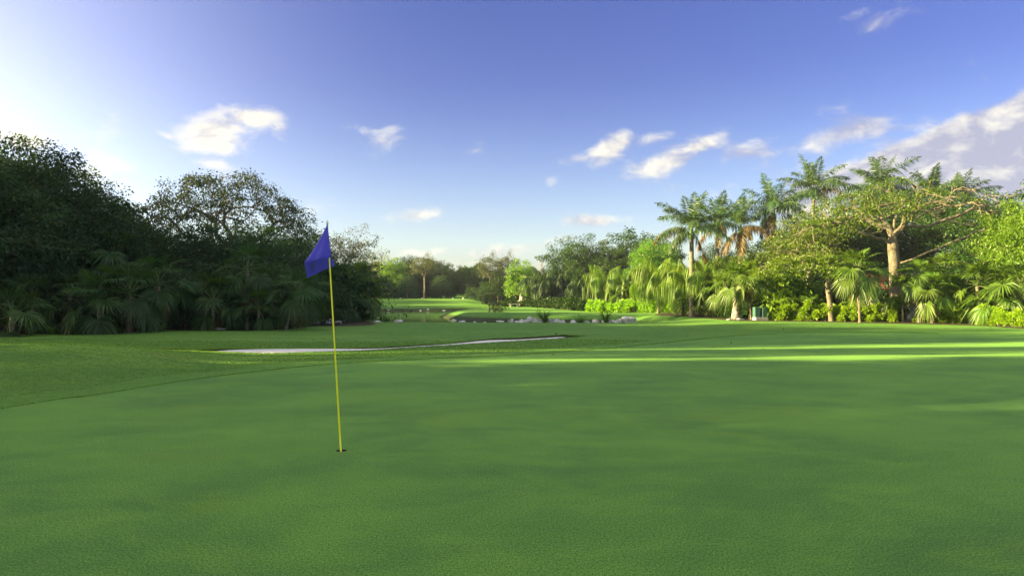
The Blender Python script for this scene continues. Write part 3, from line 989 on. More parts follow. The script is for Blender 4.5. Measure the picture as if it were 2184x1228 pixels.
NOM = {}
for k, parts in V.items():
    zmax = 0
    for n, me in parts:
        co = np.empty(len(me.vertices) * 3, np.float32); me.vertices.foreach_get('co', co)
        zmax = max(zmax, float(np.percentile(co[2::3], 97.5)))
    NOM[k] = zmax

# ------------------------------------------------------------------ left jungle
GL = "dark jungle trees on the left"
for a in [
    ('dense1', -70, 28, 330, "tall dark tree cut by the left edge of the photo", 1.1),
    ('dense2', 45, 31, 338, "tallest dark tree of the left jungle, near the left edge", 1.15),
    ('dense1', 145, 34, 384, "dark tree stepping down right of the tallest left tree", 1.05),
    ('dense3', 232, 36, 458, "dark tree on the sloping skyline left of the umbrella tree", 1.1),
    ('dense2', 310, 41, 516, "low dark tree under the left end of the umbrella crown", 1.1),
    ('dense3', 430, 38, 494, "bushy dark tree under the umbrella crown, left half", 1.15),
    ('dense3', 555, 39, 498, "bushy dark tree under the middle of the umbrella crown", 1.15),
    ('dense2', 640, 43, 505, "bushy dark tree behind the lower corner of the flag", 1.0),
    ('feather', 738, 53, 503, "fine leaved grey tree just right of the flag", 1.0),
]:
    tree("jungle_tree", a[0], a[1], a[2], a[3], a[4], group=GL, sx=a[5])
tree("umbrella_tree", 'umbrella', 480, 45, 380, "see through umbrella shaped tree with bare limbs against the sky", rz=.3)
for a in [('dense1', 0, 44, 390, 1.2), ('dense2', 110, 46, 470, 1.2), ('dense3', 300, 48, 500, 1.3), ('dense1', 420, 50, 520, 1.2), ('dense3', 560, 52, 525, 1.2), ('dense2', 690, 58, 552, 1.1)]:
    tree("jungle_tree", a[0], a[1], a[2], a[3], "dark tree deep in the left jungle, mostly hidden by those in front", group="dark trees deep in the left jungle", sx=a[4])
for px, d, top, lab in [(20, 28.5, 560, "dark shrub at the left edge among fan palms"), (125, 30, 570, "dark shrub behind the low palms left of centre of the jungle"), (395, 32, 590, "dark shrub between two fan palms under the umbrella tree"), (330, 33, 570, "dark tall shrub left of the grey rock"),
                        (500, 34, 585, "dark shrub behind the slim trunked fan palm"), (590, 34, 570, "dark shrub behind the leaning palm"), (690, 40, 600, "dark shrub behind the white boulders"), (770, 47, 650, "small dark bush at the right foot of the palm clump"), (230, 33, 540, "dark shrub behind the pair of low fan palms"), (70, 33, 520, "dark tall shrub under the tallest left tree"),
                        (455, 36, 570, "dark shrub deep under the umbrella tree"), (640, 38, 580, "dark shrub under the flag's lower corner")]:
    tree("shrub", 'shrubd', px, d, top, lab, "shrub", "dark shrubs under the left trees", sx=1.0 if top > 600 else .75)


def undergrowth(name, path, n, hmin, hmax, m, label, ll=.2, wid=2.0, seed=3):
    rng = np.random.default_rng(seed)
    path = np.asarray(path, float)
    L = np.concatenate([[0], np.cumsum(np.linalg.norm(np.diff(path, axis=0), axis=1))])
    s = rng.uniform(0, L[-1], n)
    x = np.interp(s, L, path[:, 0]) + rng.normal(0, wid, n); y = np.interp(s, L, path[:, 1]) + rng.normal(0, wid, n)
    hh = hmin + (hmax - hmin) * (.5 + .5 * np.sin(s * 1.1 + 1) * np.sin(s * .37))
    z = zf(x, y) + rng.random(n) ** .8 * hh
    C = np.stack([x, y, z], 1)
    D = rng.normal(size=(n, 3)); N = rng.normal(0, .5, (n, 3)) + [0, 0, .6]
    l = ll * rng.uniform(.6, 1.3, n)
    v, f = leaves(C, D, N, l, l * .55, .2)
    o = structure(obj(name, mesh_np(name, v, f, m)), 'stuff')
    tag(o, label, "undergrowth")


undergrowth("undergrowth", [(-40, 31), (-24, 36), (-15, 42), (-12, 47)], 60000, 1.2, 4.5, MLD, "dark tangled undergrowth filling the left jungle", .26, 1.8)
undergrowth("undergrowth", [(17, 70), (20, 58), (27, 52), (40, 46)], 50000, 1.0, 4.4, MLD, "green undergrowth behind the right hedge and palms", .26, 1.7, 4)

GF = "fan palms on the left"
for i, (px, d, cy, lab, sc, lean, nf, dead) in enumerate([
    (25, 25.6, 668, "low fan palm spilling onto the lawn at the left edge", 1.0, (0, 0), 14, 0),
    (70, 27.5, 640, "fan palm just behind the leftmost low one", 1.0, (0, 0), 15, 0),
    (150, 28.5, 628, "fan palm left of the bright pair at the jungle's foot", 1.0, (.1, 0), 15, 2),
    (212, 27, 640, "low fan palm with drooping green fans, left of its pair", 1.05, (0, 0), 18, 0),
    (278, 27.6, 622, "low fan palm with a short trunk, right of its pair", 1.05, (.1, 0), 18, 2),
    (338, 29.5, 600, "fan palm standing highest in front of the dark gap", 1.05, (.1, 0), 17, 3),
    (242, 32, 545, "tall fan palm with brown skirt deep in the left jungle", 1.1, (.1, 0), 17, 6),
    (455, 31, 640, "round fan palm left of the slim trunked palm", 1.1, (0, 0), 18, 2),
    (528, 32, 572, "tall fan palm on a slim bare trunk under the umbrella tree", 1.05, (.05, 0), 16, 5),
    (552, 31, 655, "short fan palm at the foot of the slim trunked palm", .85, (0, 0), 14, 0),
    (640, 31, 622, "fan palm leaning right on a slanted trunk below the flag", 1.0, (.68, 0), 18, 2),
    (592, 33.5, 640, "fan palm in shade left of the leaning palm", .95, (0, 0), 14, 0),
]):
    x = PX(px, d) - lean[0]
    h = max(.1, PZ(cy, d) - zs(x, d) - .15)
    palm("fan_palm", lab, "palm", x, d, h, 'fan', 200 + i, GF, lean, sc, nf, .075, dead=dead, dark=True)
for i, (px, d, cy, lean) in enumerate([(692, 44.5, 618, -.2), (722, 46, 602, .2), (748, 45, 620, .4), (764, 47, 596, .3), (782, 46, 628, .6), (705, 47, 640, 0), (735, 44, 648, .3)]):
    x = PX(px, d) - lean
    palm("fan_palm", "fan palm in the clump on the bank between flag and pond", "palm", x, d, PZ(cy, d) - zs(x, d) - .1, 'fan', 230 + i, "fan palms in the clump by the pond", (lean, 0), 1.12, 16, .085, dead=3, dark=False if i in (3, 4) else True)

# ------------------------------------------------------------------ far wood beyond the pond
for var, px, d, top, lab, sx in [
    ('bare', 802, 128, 535, "bare twiggy tree on the skyline right of the flag", 1.0),
    ('far1', 772, 118, 568, "dark round tree just right of the palm clump", 1.0),
    ('farb', 838, 126, 556, "yellow green sunlit tree left of the twin pale trunks", .9),
    ('far3', 905, 124, 547, "tallest far tree with two pale bare trunks", 1.0),
    ('far1', 868, 130, 553, "dark far tree behind the sunlit yellow green one", 1.0),
    ('far1', 950, 130, 566, "dark far tree right of the twin pale trunks", 1.0),
    ('far1', 925, 132, 560, "dark tree filling the skyline behind the pale trunks", 1.0),
    ('far1', 885, 131, 562, "dark broad tree filling the skyline left of the pale trunks", 1.2),
    ('far1', 1000, 133, 574, "dark low tree on the skyline above the raised mound", 1.2),
    ('far1', 940, 121, 590, "dark bushy tree right of the foot of the pale trunks", 1.0),
    ('far2', 1062, 110, 588, "green tree filling the wood under the airy twin crowns", 1.0),
    ('far2', 985, 128, 572, "mid green far tree above the small raised mound", 1.0),
    ('far2', 1015, 125, 573, "mid green far tree left of the airy twin crowns", .9),
    ('far3', 1045, 112, 546, "airy open crowned tree left of the mast", .75),
    ('far3', 1082, 112, 545, "airy open crowned tree nearest the mast on its left", .6),
    ('far2', 820, 118, 590, "rounded far tree at the left end of the far bank", .9),
    ('far1', 870, 121, 590, "dome shaped dark bush tree in front of the far wood", .85),
    ('far1', 1032, 112, 604, "dark tree behind the pink flowering shrub", .7),
    ('farb', 1112, 97, 560, "bright crowned tree over a white flecked trunk", .8),
    ('far1', 1140, 110, 580, "dark tree directly under the mast", .8),
    ('far2', 1165, 112, 578, "dark green tree right of the mast", .8),
]:
    tree("far_tree", var, px, d, top, lab, group="far trees beyond the pond", sx=sx)
for px, d, top in [(850, 119, 618), (885, 118, 625), (930, 120, 622), (960, 121, 622), (1010, 118, 615), (1000, 128, 610)]:
    tree("far_shrub", 'shrubd', px, d, top, "rounded dark shrub along the foot of the far wood", "shrub", "shrubs at the foot of the far wood", sx=1.2)


def far_wood():
    rng = np.random.default_rng(77)
    n = 90000
    px = rng.uniform(560, 1330, n); d = rng.uniform(134, 160, n)
    top = np.interp(px, [560, 800, 900, 1000, 1100, 1180, 1250, 1330], [590, 572, 566, 574, 580, 584, 556, 545]) + 8 * np.sin(px * .06) + 5 * np.sin(px * .17)
    u = rng.random(n) ** .7
    zt = PZ(top, d)
    C = np.stack([PX(px, d), d, zt * u], 1)
    D = rng.normal(size=(n, 3)); N = rng.normal(0, .5, (n, 3)) + [0, 0, .6]
    l = rng.uniform(.4, .9, n)
    v, f = leaves(C, D, N, l, l * .55, .2)
    o = structure(obj("distant_woods", mesh_np("distant_woods", v, f, MLD)), 'stuff')
    tag(o, "dark wood closing the view behind the far trees", "woods")


far_wood()

# ------------------------------------------------------------------ right side trees
GR = "broadleaf trees on the right"
for var, px, d, top, lab, sx in [
    ('mid1', 1225, 96, 514, "tall bushy green tree left of the feathery palms", 1.15),
    ('mid2', 1285, 95, 520, "bushy green tree behind the pale weeping palm", 1.35),
    ('far1', 1350, 98, 502, "dark tree on the skyline left of the lone royal palm", 1.05),
    ('mid1', 1400, 88, 513, "dark leafy tree just left of the royal palm's fronds", 1.1),
    ('round', 1392, 78, 522, "round bright green tree below the royal palm's left fronds", 1.0),
    ('mid1', 1530, 62, 530, "leafy tree between the first two royal palms", 1.0),
    ('olive', 1590, 58, 545, "olive leaved tree under the brown fronded palm", 1.05),
    ('olive', 1650, 55, 520, "olive leaved tree behind the green utility boxes", 1.05),
    ('mid1', 1700, 60, 470, "shaded leafy tree behind the small spreading tree", 1.0),
    ('mid2', 1800, 60, 450, "leafy tree behind the spreading tree's left limbs", 1.2),
    ('mid1', 1880, 62, 435, "leafy tree behind the spreading tree's trunk", 1.1),
    ('mid2', 1975, 60, 430, "leafy tree behind the spreading tree's bare right limbs", 1.25),
    ('mid1', 2065, 56, 430, "leafy tree at the far right behind bare branches", 1.1),
    ('mid2', 2150, 50, 425, "dark leafy tree behind the bright bush at the right edge", 1.1),
]:
    tree("leafy_tree", var, px, d, top, lab, group=GR, sx=sx)
tree("bright_tree", 'bigleaf', 2205, 37, 436, "bright lime green broad leaved tree at the right edge", sx=.82)
tree("spreading_tree", 'spreading', 1905, 42.5, 392, "big spreading tree with pale trunk and half bare limbs", rz=0.0)
tree("small_spreading_tree", 'spread_small', 1770, 40.6, 545, "small flat topped tree with pale curved trunk in the hedge", rz=0.0)
tree("thin_leaved_tree", 'light', 1722, 47, 450, "thin leaved yellowish tree left of the big spreading tree", rz=.5)
for px, d, top, var, lab, sx in [(1668, 43.5, 590, 'shrubb', "bright leafy shrub right of the utility boxes", .9), (1715, 43.5, 600, 'shrubb', "bright leafy shrub left of the pale curved trunk", .8),
                                 (1520, 50, 615, 'shrub', "green shrub right of the lone royal palm's trunk", 1.0), (1555, 48, 640, 'shrubb', "low sunlit shrub left of the flaking palm trunk", .8),
                                 (1460, 54, 640, 'shrub', "shaded shrub at the foot of the lone royal palm", 1.0), (1340, 76, 605, 'shrub', "green shrub behind the far lit hedge", 1.2),
                                 (1790, 44, 610, 'shrub', "shaded shrub between curved trunk and slender palm", .8), (2040, 42, 560, 'shrub', "green shrub behind the big fan palms", .9), (1905, 40.5, 640, 'shrub', "shrub at the foot of the spreading tree", .9)]:
    tree("shrub", var, px, d, top, lab, "shrub", "shrubs on the right", sx=sx)

GP = "royal palms on the right"
for i, (px, d, cy, lab, brown, sc) in enumerate([
    (1475, 50, 490, "lone royal palm standing furthest left, open crown on the sky", 2, 1.0),
    (1580, 55, 488, "royal palm with mostly brown dry fronds", 8, .95),
    (1650, 55, 452, "royal palm with bright green shaft right of the brown one", 2, 1.0),
    (1735, 63, 408, "royal palm rising left of the spreading tree", 1, 1.0),
    (1880, 66, 402, "royal palm whose fronds top the spreading tree's middle", 1, 1.0),
    (1985, 66, 428, "royal palm showing right of the spreading tree's top", 1, .95),
    (2048, 68, 432, "rightmost royal palm, half lost behind bare branches", 2, .9),
    (1530, 60, 478, "royal palm half hidden behind the lone one", 3, .85)]):
    x = PX(px, d)
    palm("royal_palm", lab, "palm", x, d, PZ(cy, d) - zs(x, d), 'royal', 301 + i, GP, (0, 0), sc * 1.15 * max(1, d / 55), 18, .16, brown=brown)
GW = "feathery weeping palms"
for i, (px, d, cy, lab, dark, sc) in enumerate([
    (1290, 75, 596, "pale weeping palm behind the left end of the lit hedge", False, 1.15),
    (1326, 73, 604, "weeping palm second from the left behind the lit hedge", False, 1.0),
    (1404, 59, 586, "weeping palm with bare trunk in front of the lit hedge", False, 1.15),
    (1440, 61, 606, "weeping palm at the right end of the lit hedge", False, 1.0),
    (1508, 50, 585, "weeping palm draped right of the lone royal palm's trunk", False, 1.0),
    (1456, 52, 592, "weeping palm draped left of the lone royal palm's trunk", False, 1.0),
    (1203, 95, 590, "dark weeping palm with a straight black trunk", True, 1.35),
    (1158, 94, 602, "dark weeping palm right of the white flecked trunk", True, 1.1),
    (1240, 92, 604, "dark weeping palm left of the lit hedge", True, 1.1)]):
    x = PX(px, d)
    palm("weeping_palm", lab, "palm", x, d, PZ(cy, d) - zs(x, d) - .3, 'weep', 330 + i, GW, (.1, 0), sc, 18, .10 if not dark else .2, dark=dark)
GN = "fan palms on the right"
for i, (px, d, cy, lab, sc, lean, nf, r0, dead, tm) in enumerate([
    (1830, 38.6, 578, "slender fan palm on a thin pale trunk before the hedge", 1.12, (-.1, 0), 24, .065, 3, MPALE),
    (1597, 43, 592, "fan palm on a thin trunk beside the flaking trunk", 1.0, (-.15, 0), 17, .06, 4, MPALE),
    (1572, 43.6, 604, "fan palm on a thick flaking black and white trunk", 1.15, (.1, 0), 17, .20, 2, MSPOT),
    (2085, 37.2, 606, "large sunlit fan palm at the right end of the hedge", 1.15, (0, 0), 20, .10, 1, None),
    (2128, 35.5, 640, "low broad fan palm right of the large sunlit one", 1.05, (0, 0), 16, .09, 0, None),
    (2176, 35, 612, "fan palm cut by the right edge of the photo", 1.25, (0, 0), 18, .10, 0, None),
    (1962, 38.4, 592, "fan palm just right of the spreading tree's trunk", .95, (0, 0), 17, .09, 3, None),
    (2012, 38.8, 578, "tallest of the fan palms right of the spreading trunk", .95, (.1, 0), 17, .08, 3, None),
    (1988, 37.8, 622, "short fan palm between the two by the spreading trunk", .95, (0, 0), 14, .08, 2, None),
    (1925, 39.4, 622, "dark fan palm in front of the spreading tree's trunk", .9, (0, 0), 13, .07, 0, None),
    (1482, 51, 650, "low dark fan palm at the lone royal palm's foot", 1.2, (0, 0), 16, .09, 0, None),
    (1545, 47, 618, "fan palm with pale drooping fans left of the flaking trunk", 1.15, (0, 0), 16, .08, 2, None),
    (1718, 41.8, 652, "tiny fan palm in the hedge left of the curved trunk", .6, (0, 0), 11, .05, 0, None),
    (1348, 71, 632, "fan palm between the weeping palms behind the lit hedge", 1.5, (0, 0), 15, .1, 0, None)]):
    x = PX(px, d) - lean[0]
    palm("fan_palm", lab, "palm", x, d, max(.1, PZ(cy, d) - zs(x, d) - .12), 'fan', 360 + i, GN, lean, sc, nf, r0, tm=tm, dead=dead)

# ------------------------------------------------------------------ hedges
def hedge(name, path, h, th, n, ll, m, label, seed):
    rng = np.random.default_rng(seed)
    path = np.asarray(path, float)
    L = np.concatenate([[0], np.cumsum(np.linalg.norm(np.diff(path, axis=0), axis=1))])
    K = int(L[-1] * 15)
    s = rng.uniform(0, L[-1], K)
    cx = np.interp(s, L, path[:, 0]); cy = np.interp(s, L, path[:, 1])
    top = h * (.92 + .12 * np.sin(s * 2.3) + .10 * np.sin(s * 5.1 + 1)) * rng.uniform(.8, 1.1, K)
    off = rng.uniform(-th / 2, th / 2, (K, 2))
    z0 = zf(cx + off[:, 0], cy + off[:, 1])
    zt = rng.random(K) ** .7 * top
    C0 = np.stack([cx + off[:, 0], cy + off[:, 1], z0 + np.maximum(zt, .12)], 1)
    per = n // K
    C = np.repeat(C0, per, 0); k = len(C)
    o = rng.normal(size=(k, 3)); o /= np.linalg.norm(o, axis=1)[:, None]
    C = C + o * (rng.random(k) ** .5)[:, None] * .20
    C[:, 2] = np.maximum(C[:, 2], .04 + zf(C[:, 0], C[:, 1]))
    D = o + [0, 0, .35] + rng.normal(0, .3, (k, 3)); N = rng.normal(0, .5, (k, 3)) + [0, 0, .7]
    l = ll * rng.uniform(.7, 1.3, k)
    v, f = leaves(C, D, N, l, l * .6, .12)
    mb = MB()
    for i in range(0, K, 2):
        mb.tube([(C0[i, 0], C0[i, 1], z0[i] - .05), (C0[i] + [C0[i, 0] * 0 + .05, .03, 0]) * [1, 1, .5] + [0, 0, z0[i] * .5], C0[i]], [.014, .011, .006], 4, False)
    t = thing(name, label, "hedge")
    obj("foliage", mesh_np("foliage", v, f, m), t)
    obj("stems", mb.mesh("stems", MBARK), t)
    return t


hedge("hedge", [(PX(1664, 42.2), 42.2), (PX(1750, 41.2), 41.2), (PX(1900, 39.8), 39.8), (PX(2085, 37.6), 37.6)], 1.02, 1.0, 42000, .15, MHED, "knee high sunlit hedge along the bed under the spreading tree", 51)
hedge("hedge", [(PX(2100, 36), 36), (PX(2150, 34.5), 34.5), (PX(2230, 33), 33)], .85, 1.0, 12000, .15, MHED, "short hedge at the right edge below the fan palms", 52)
hedge("hedge", [(8.4, 71.5), (11, 65), (14.6, 58)], 1.1, 1.3, 20000, .22, MHED, "bright sunlit hedge across the creek under weeping palms", 53)
hedge("hedge", [(-1.5, 99), (2.5, 95), (6, 84), (8.2, 73.5)], 1.15, 1.5, 20000, .26, MLM, "shaded hedge running into the distance under dark weeping palms", 54)
hedge("hedge", [(PX(1535, 47.5), 47.5), (PX(1590, 44.6), 44.6), (PX(1640, 43.2), 43.2)], .8, .9, 8000, .18, MLM, "shaded hedge behind the utility boxes", 55)

# ------------------------------------------------------------------ rocks
def rock(px, py, w, h, label, group, seed, d=None, dep=None):
    rng = np.random.default_rng(seed)
    d = d or F * 1.7 / (py - HZ)
    x = PX(px, d); s = d / F
    W, H = w * s, h * s
    import bmesh
    bm = bmesh.new()
    bmesh.ops.create_icosphere(bm, subdivisions=3, radius=.5)
    ph = rng.uniform(0, 6.28, 9); pl = rng.normal(size=(7, 3)); pl /= np.linalg.norm(pl, axis=1)[:, None]; pd = rng.uniform(.28, .42, 7)
    for v in bm.verts:
        c = np.array(v.co)
        for q, k in zip(pl, pd):
            e = c @ q - k
            if e > 0: c = c - q * e * .85
        c = c * (1 + .09 * math.sin(c[0] * 9 + ph[0]) + .09 * math.sin(c[1] * 11 + ph[1]) + .08 * math.sin(c[2] * 13 + ph[2]) + rng.normal(0, .025))
        v.co = (c[0] * W * 1.12, c[1] * (dep or W * .8), c[2] * H * 1.3)
    me = bpy.data.meshes.new("rock"); bm.to_mesh(me); bm.free(); me.materials.append(MROCK)
    o = obj("rock", me)
    o.location = (x, d, max(PZ(py, d) + H * .05 - .02, zs(x, d) + H * .30 if dep is None and d < 50 else -9))
    o.rotation_euler = (0, 0, rng.uniform(-.4, .4))
    return tag(o, label, "rock", group)


rock(467, 706, 30, 8, "low flat grey rock at the lawn edge left of the strappy plants", None, 1, 31.2)
rock(672, 690, 22, 11, "white boulder left of its larger twin beside the flagstick", "white boulders by the pole", 2, 41.5)
rock(697, 690, 32, 13, "larger white boulder right beside the flagstick", "white boulders by the pole", 3, 41.6)
rock(722, 690, 14, 8, "small pale rock just right of the flagstick", None, 4, 41.6)
rock(850, 686, 18, 7, "lone pale rock on the lawn crest before the pond", None, 5, 43)
rock(806, 687, 14, 5, "flat pale slab on the lawn crest left of the lone rock", None, 6, 43)
rock(1338, 689, 34, 16, "largest pile rock at the right end of the creek wall", "rocks heaped at the creek's right end", 7, 43.4)
for i, (px, w, h, up) in enumerate([(1325, 20, 12, 0), (1350, 18, 12, 0), (1332, 18, 10, 6), (1345, 16, 9, 7), (1310, 16, 8, 0)]):
    rock(px, 689 - up, w, h, "pale rock heaped at the right end of the creek wall", "rocks heaped at the creek's right end", 10 + i, 43.6)
rr_ = random.Random(9)
for i in range(24):
    px = 1068 + i * 10.4 + rr_.uniform(-4, 4)
    if rr_.random() < .12: continue
    rock(px, 689.5 - rr_.uniform(-.5, 2.5), rr_.uniform(9, 20), rr_.uniform(8, 14), "weathered pale limestone rock lining the creek's near bank", "rocks lining the creek", 40 + i, 43.7 + rr_.uniform(-.2, .6))
for i, (px, py, w, h, d) in enumerate([(952, 683, 16, 3, 66), (968, 684, 10, 7, 64), (985, 686, 14, 6, 60), (1012, 687, 7, 4, 56), (1034, 688, 6, 4, 54)]):
    rock(px, py, w, h, "pale rock along the water's edge at the peninsula tip", "rocks round the peninsula tip", 80 + i, d)
for i, (px, w, h) in enumerate([(829, 11, 3), (897, 5, 2), (912, 14, 5), (948, 7, 2), (803, 6, 2)]):
    d = 102.4 if px < 900 else 103.2
    x = PX(px, d)
    rock(px, HZ + (CAMH - (WATER_Z + .05)) / d * F, w, h, "pale rock at the waterline under the far bank", "rocks under the far bank", 100 + i, d)
rock(1578, 684, 16, 4, "small flat stone by the flaking palm trunk", None, 130, 42.4)
rock(1555, 683, 10, 3, "small stone left of the flaking palm trunk", None, 131, 42.6)
rock(2090, 692, 12, 6, "pale stone at the right end of the hedge", None, 132, 36.4)

# ------------------------------------------------------------------ strappy plants
def strap_mesh(seed, n, L, w):
    rng = np.random.default_rng(seed)
    mb = MB()
    for i in range(n):
        az = rng.uniform(0, 6.28); e0 = rng.uniform(.5, 1.45); l = L * rng.uniform(.6, 1.1)
        P, D = rachis(l, e0, rng.uniform(.6, 1.7), 6)
        c, s = math.cos(az), math.sin(az)
        ww = w * np.array([.7, 1, 1, .85, .55, .05])
        A = np.stack([P[:, 0] * c - 0 * s, P[:, 0] * s, P[:, 2]], 1) + [rng.normal(0, .04), rng.normal(0, .04), 0]
        sd_ = np.array([-s, c, 0])
        Vv = np.vstack([A + sd_ * ww[:, None] / 2, A - sd_ * ww[:, None] / 2])
        mb.add(Vv, [[k, k + 1, 6 + k + 1, 6 + k] for k in range(5)])
    return mb.mesh("strap_plant", MSTRAP)


ST = [strap_mesh(i, 42, 1.0, .07) for i in (1, 2, 3)]
def strap(px, py, d, s, label, group):
    o = obj("strap_plant", ST[int(px) % 3])
    x = PX(px, d)
    o.location = (x, d, zs(x, d) - .02); o.scale = (s, s, s); o.rotation_euler = (0, 0, px)
    return tag(o, label, "plant", group)


for i, px in enumerate([488, 502, 518, 533, 548, 562, 578, 592, 603, 622, 636, 650]):
    strap(px, 704, 31.4 - .25 * (px > 560) + .5 * (i % 3) + (px - 488) * .022, .72 + .15 * ((i * 7) % 4) / 3, "strappy green plant in the row under the leaning fan palm", "strappy plants under the left palms")
strap(1161, 690, 43.3, 1.25, "large arching strappy plant among the creek rocks, left of two", None)
strap(1293, 690, 43.2, 1.15, "spiky strappy plant left of the rock pile", None)
strap(1240, 690, 43.6, .8, "small strappy plant between the two larger creek plants", None)
strap(1085, 690, 43.9, .6, "small strappy plant at the left end of the creek rocks", None)
strap(1018, 686, 57, .9, "reedy plant at the peninsula's water edge", None)
strap(822, 685, 44.5, .6, "small yellowish plant by the pale slab at the pond", None)
for i, (px, d) in enumerate([(160, 27), (250, 27.2), (300, 28.2), (110, 26.8), (345, 29)]):
    strap(px, 700, d, .6, "low leafy plant at the lawn edge under the left fan palms", "low plants under the left fan palms")

# pink flowering shrub on the peninsula
def bougainvillea():
    d = 66.5; x = PX(1044, d)
    t = thing("flowering_shrub", "thin pink flowering tree and bush on the peninsula lawn", "shrub", (x, d, zs(x, d)))
    rng = np.random.default_rng(61)
    T = np.vstack([spread(rng, 22, (-.1, 0, 1.35), (.75, .7, .65), -1, .3), spread(rng, 20, (.85, .1, .55), (.65, .6, .5), -1, .3)])
    tm, p, ti = branch_mesh(rng, (0, 0, -.1), (0, 0, .9), [[(.5, 0, .3)]], T, .06, .012, seg=.3, wob=.03, fork=.3, matl=MBARK)
    obj("trunk", tm, t)
    obj("crown", crown_mesh(rng, T, None, 26, .28, .14, MLG), t)
    obj("blossom", crown_mesh(rng, T[rng.random(len(T)) < .5], None, 7, .34, .11, MPIN, name="blossom"), t)


bougainvillea()
# white flecked trunk tree foot, black trunk etc.
d = 96; x = PX(1112, d)
t = thing("flaking_trunk_palm", "old palm with white flecked leaning trunk beyond the peninsula", "palm", (x, d, zs(x, d)))
me, top = trunk_tube(4.3, (.6, 0), .42, .30, MSPOT, 9, .1)
obj("trunk", me, t)
for i in range(12):
    obj("frond", FAND[2 + i % 4], t, Matrix.Translation(Vector(top)) @ Matrix.Rotation(i * 2.4, 4, 'Z') @ Matrix.Scale(1.5, 4))

# ------------------------------------------------------------------ built things
MPOLE = flatmat("yellow_fibreglass", (.78, .80, .010), .3, .5)
MWHITE = flatmat("white_plastic", (.75, .75, .78), .35)
MFLAG, tF, oF = mat("blue_flag_cloth")
pF = tF.n('ShaderNodeBsdfPrincipled'); tcF = tF.n('ShaderNodeTexCoord').outputs['Object']
tF.put(pF.inputs['Base Color'], tF.mix(tF.noise(tcF, 240, 2, .5), (.060, .050, .55), (.085, .075, .72)))
tF.put(pF.inputs['Roughness'], .65); tF.put(pF.inputs['Sheen Weight'], .3)
trF = tF.n('ShaderNodeBsdfTranslucent'); tF.put(trF.inputs[0], (.06, .05, .6)); mxF = tF.n('ShaderNodeMixShader'); tF.put(mxF.inputs[0], .25)
tF.t.links.new(pF.outputs[0], mxF.inputs[1]); tF.t.links.new(trF.outputs[0], mxF.inputs[2]); tF.t.links.new(mxF.outputs[0], oF.inputs[0])
MPRINT = flatmat("faded_flag_print", (.11, .10, .42), .7)
MPRINTD = flatmat("dark_flag_print", (.020, .016, .13), .7)


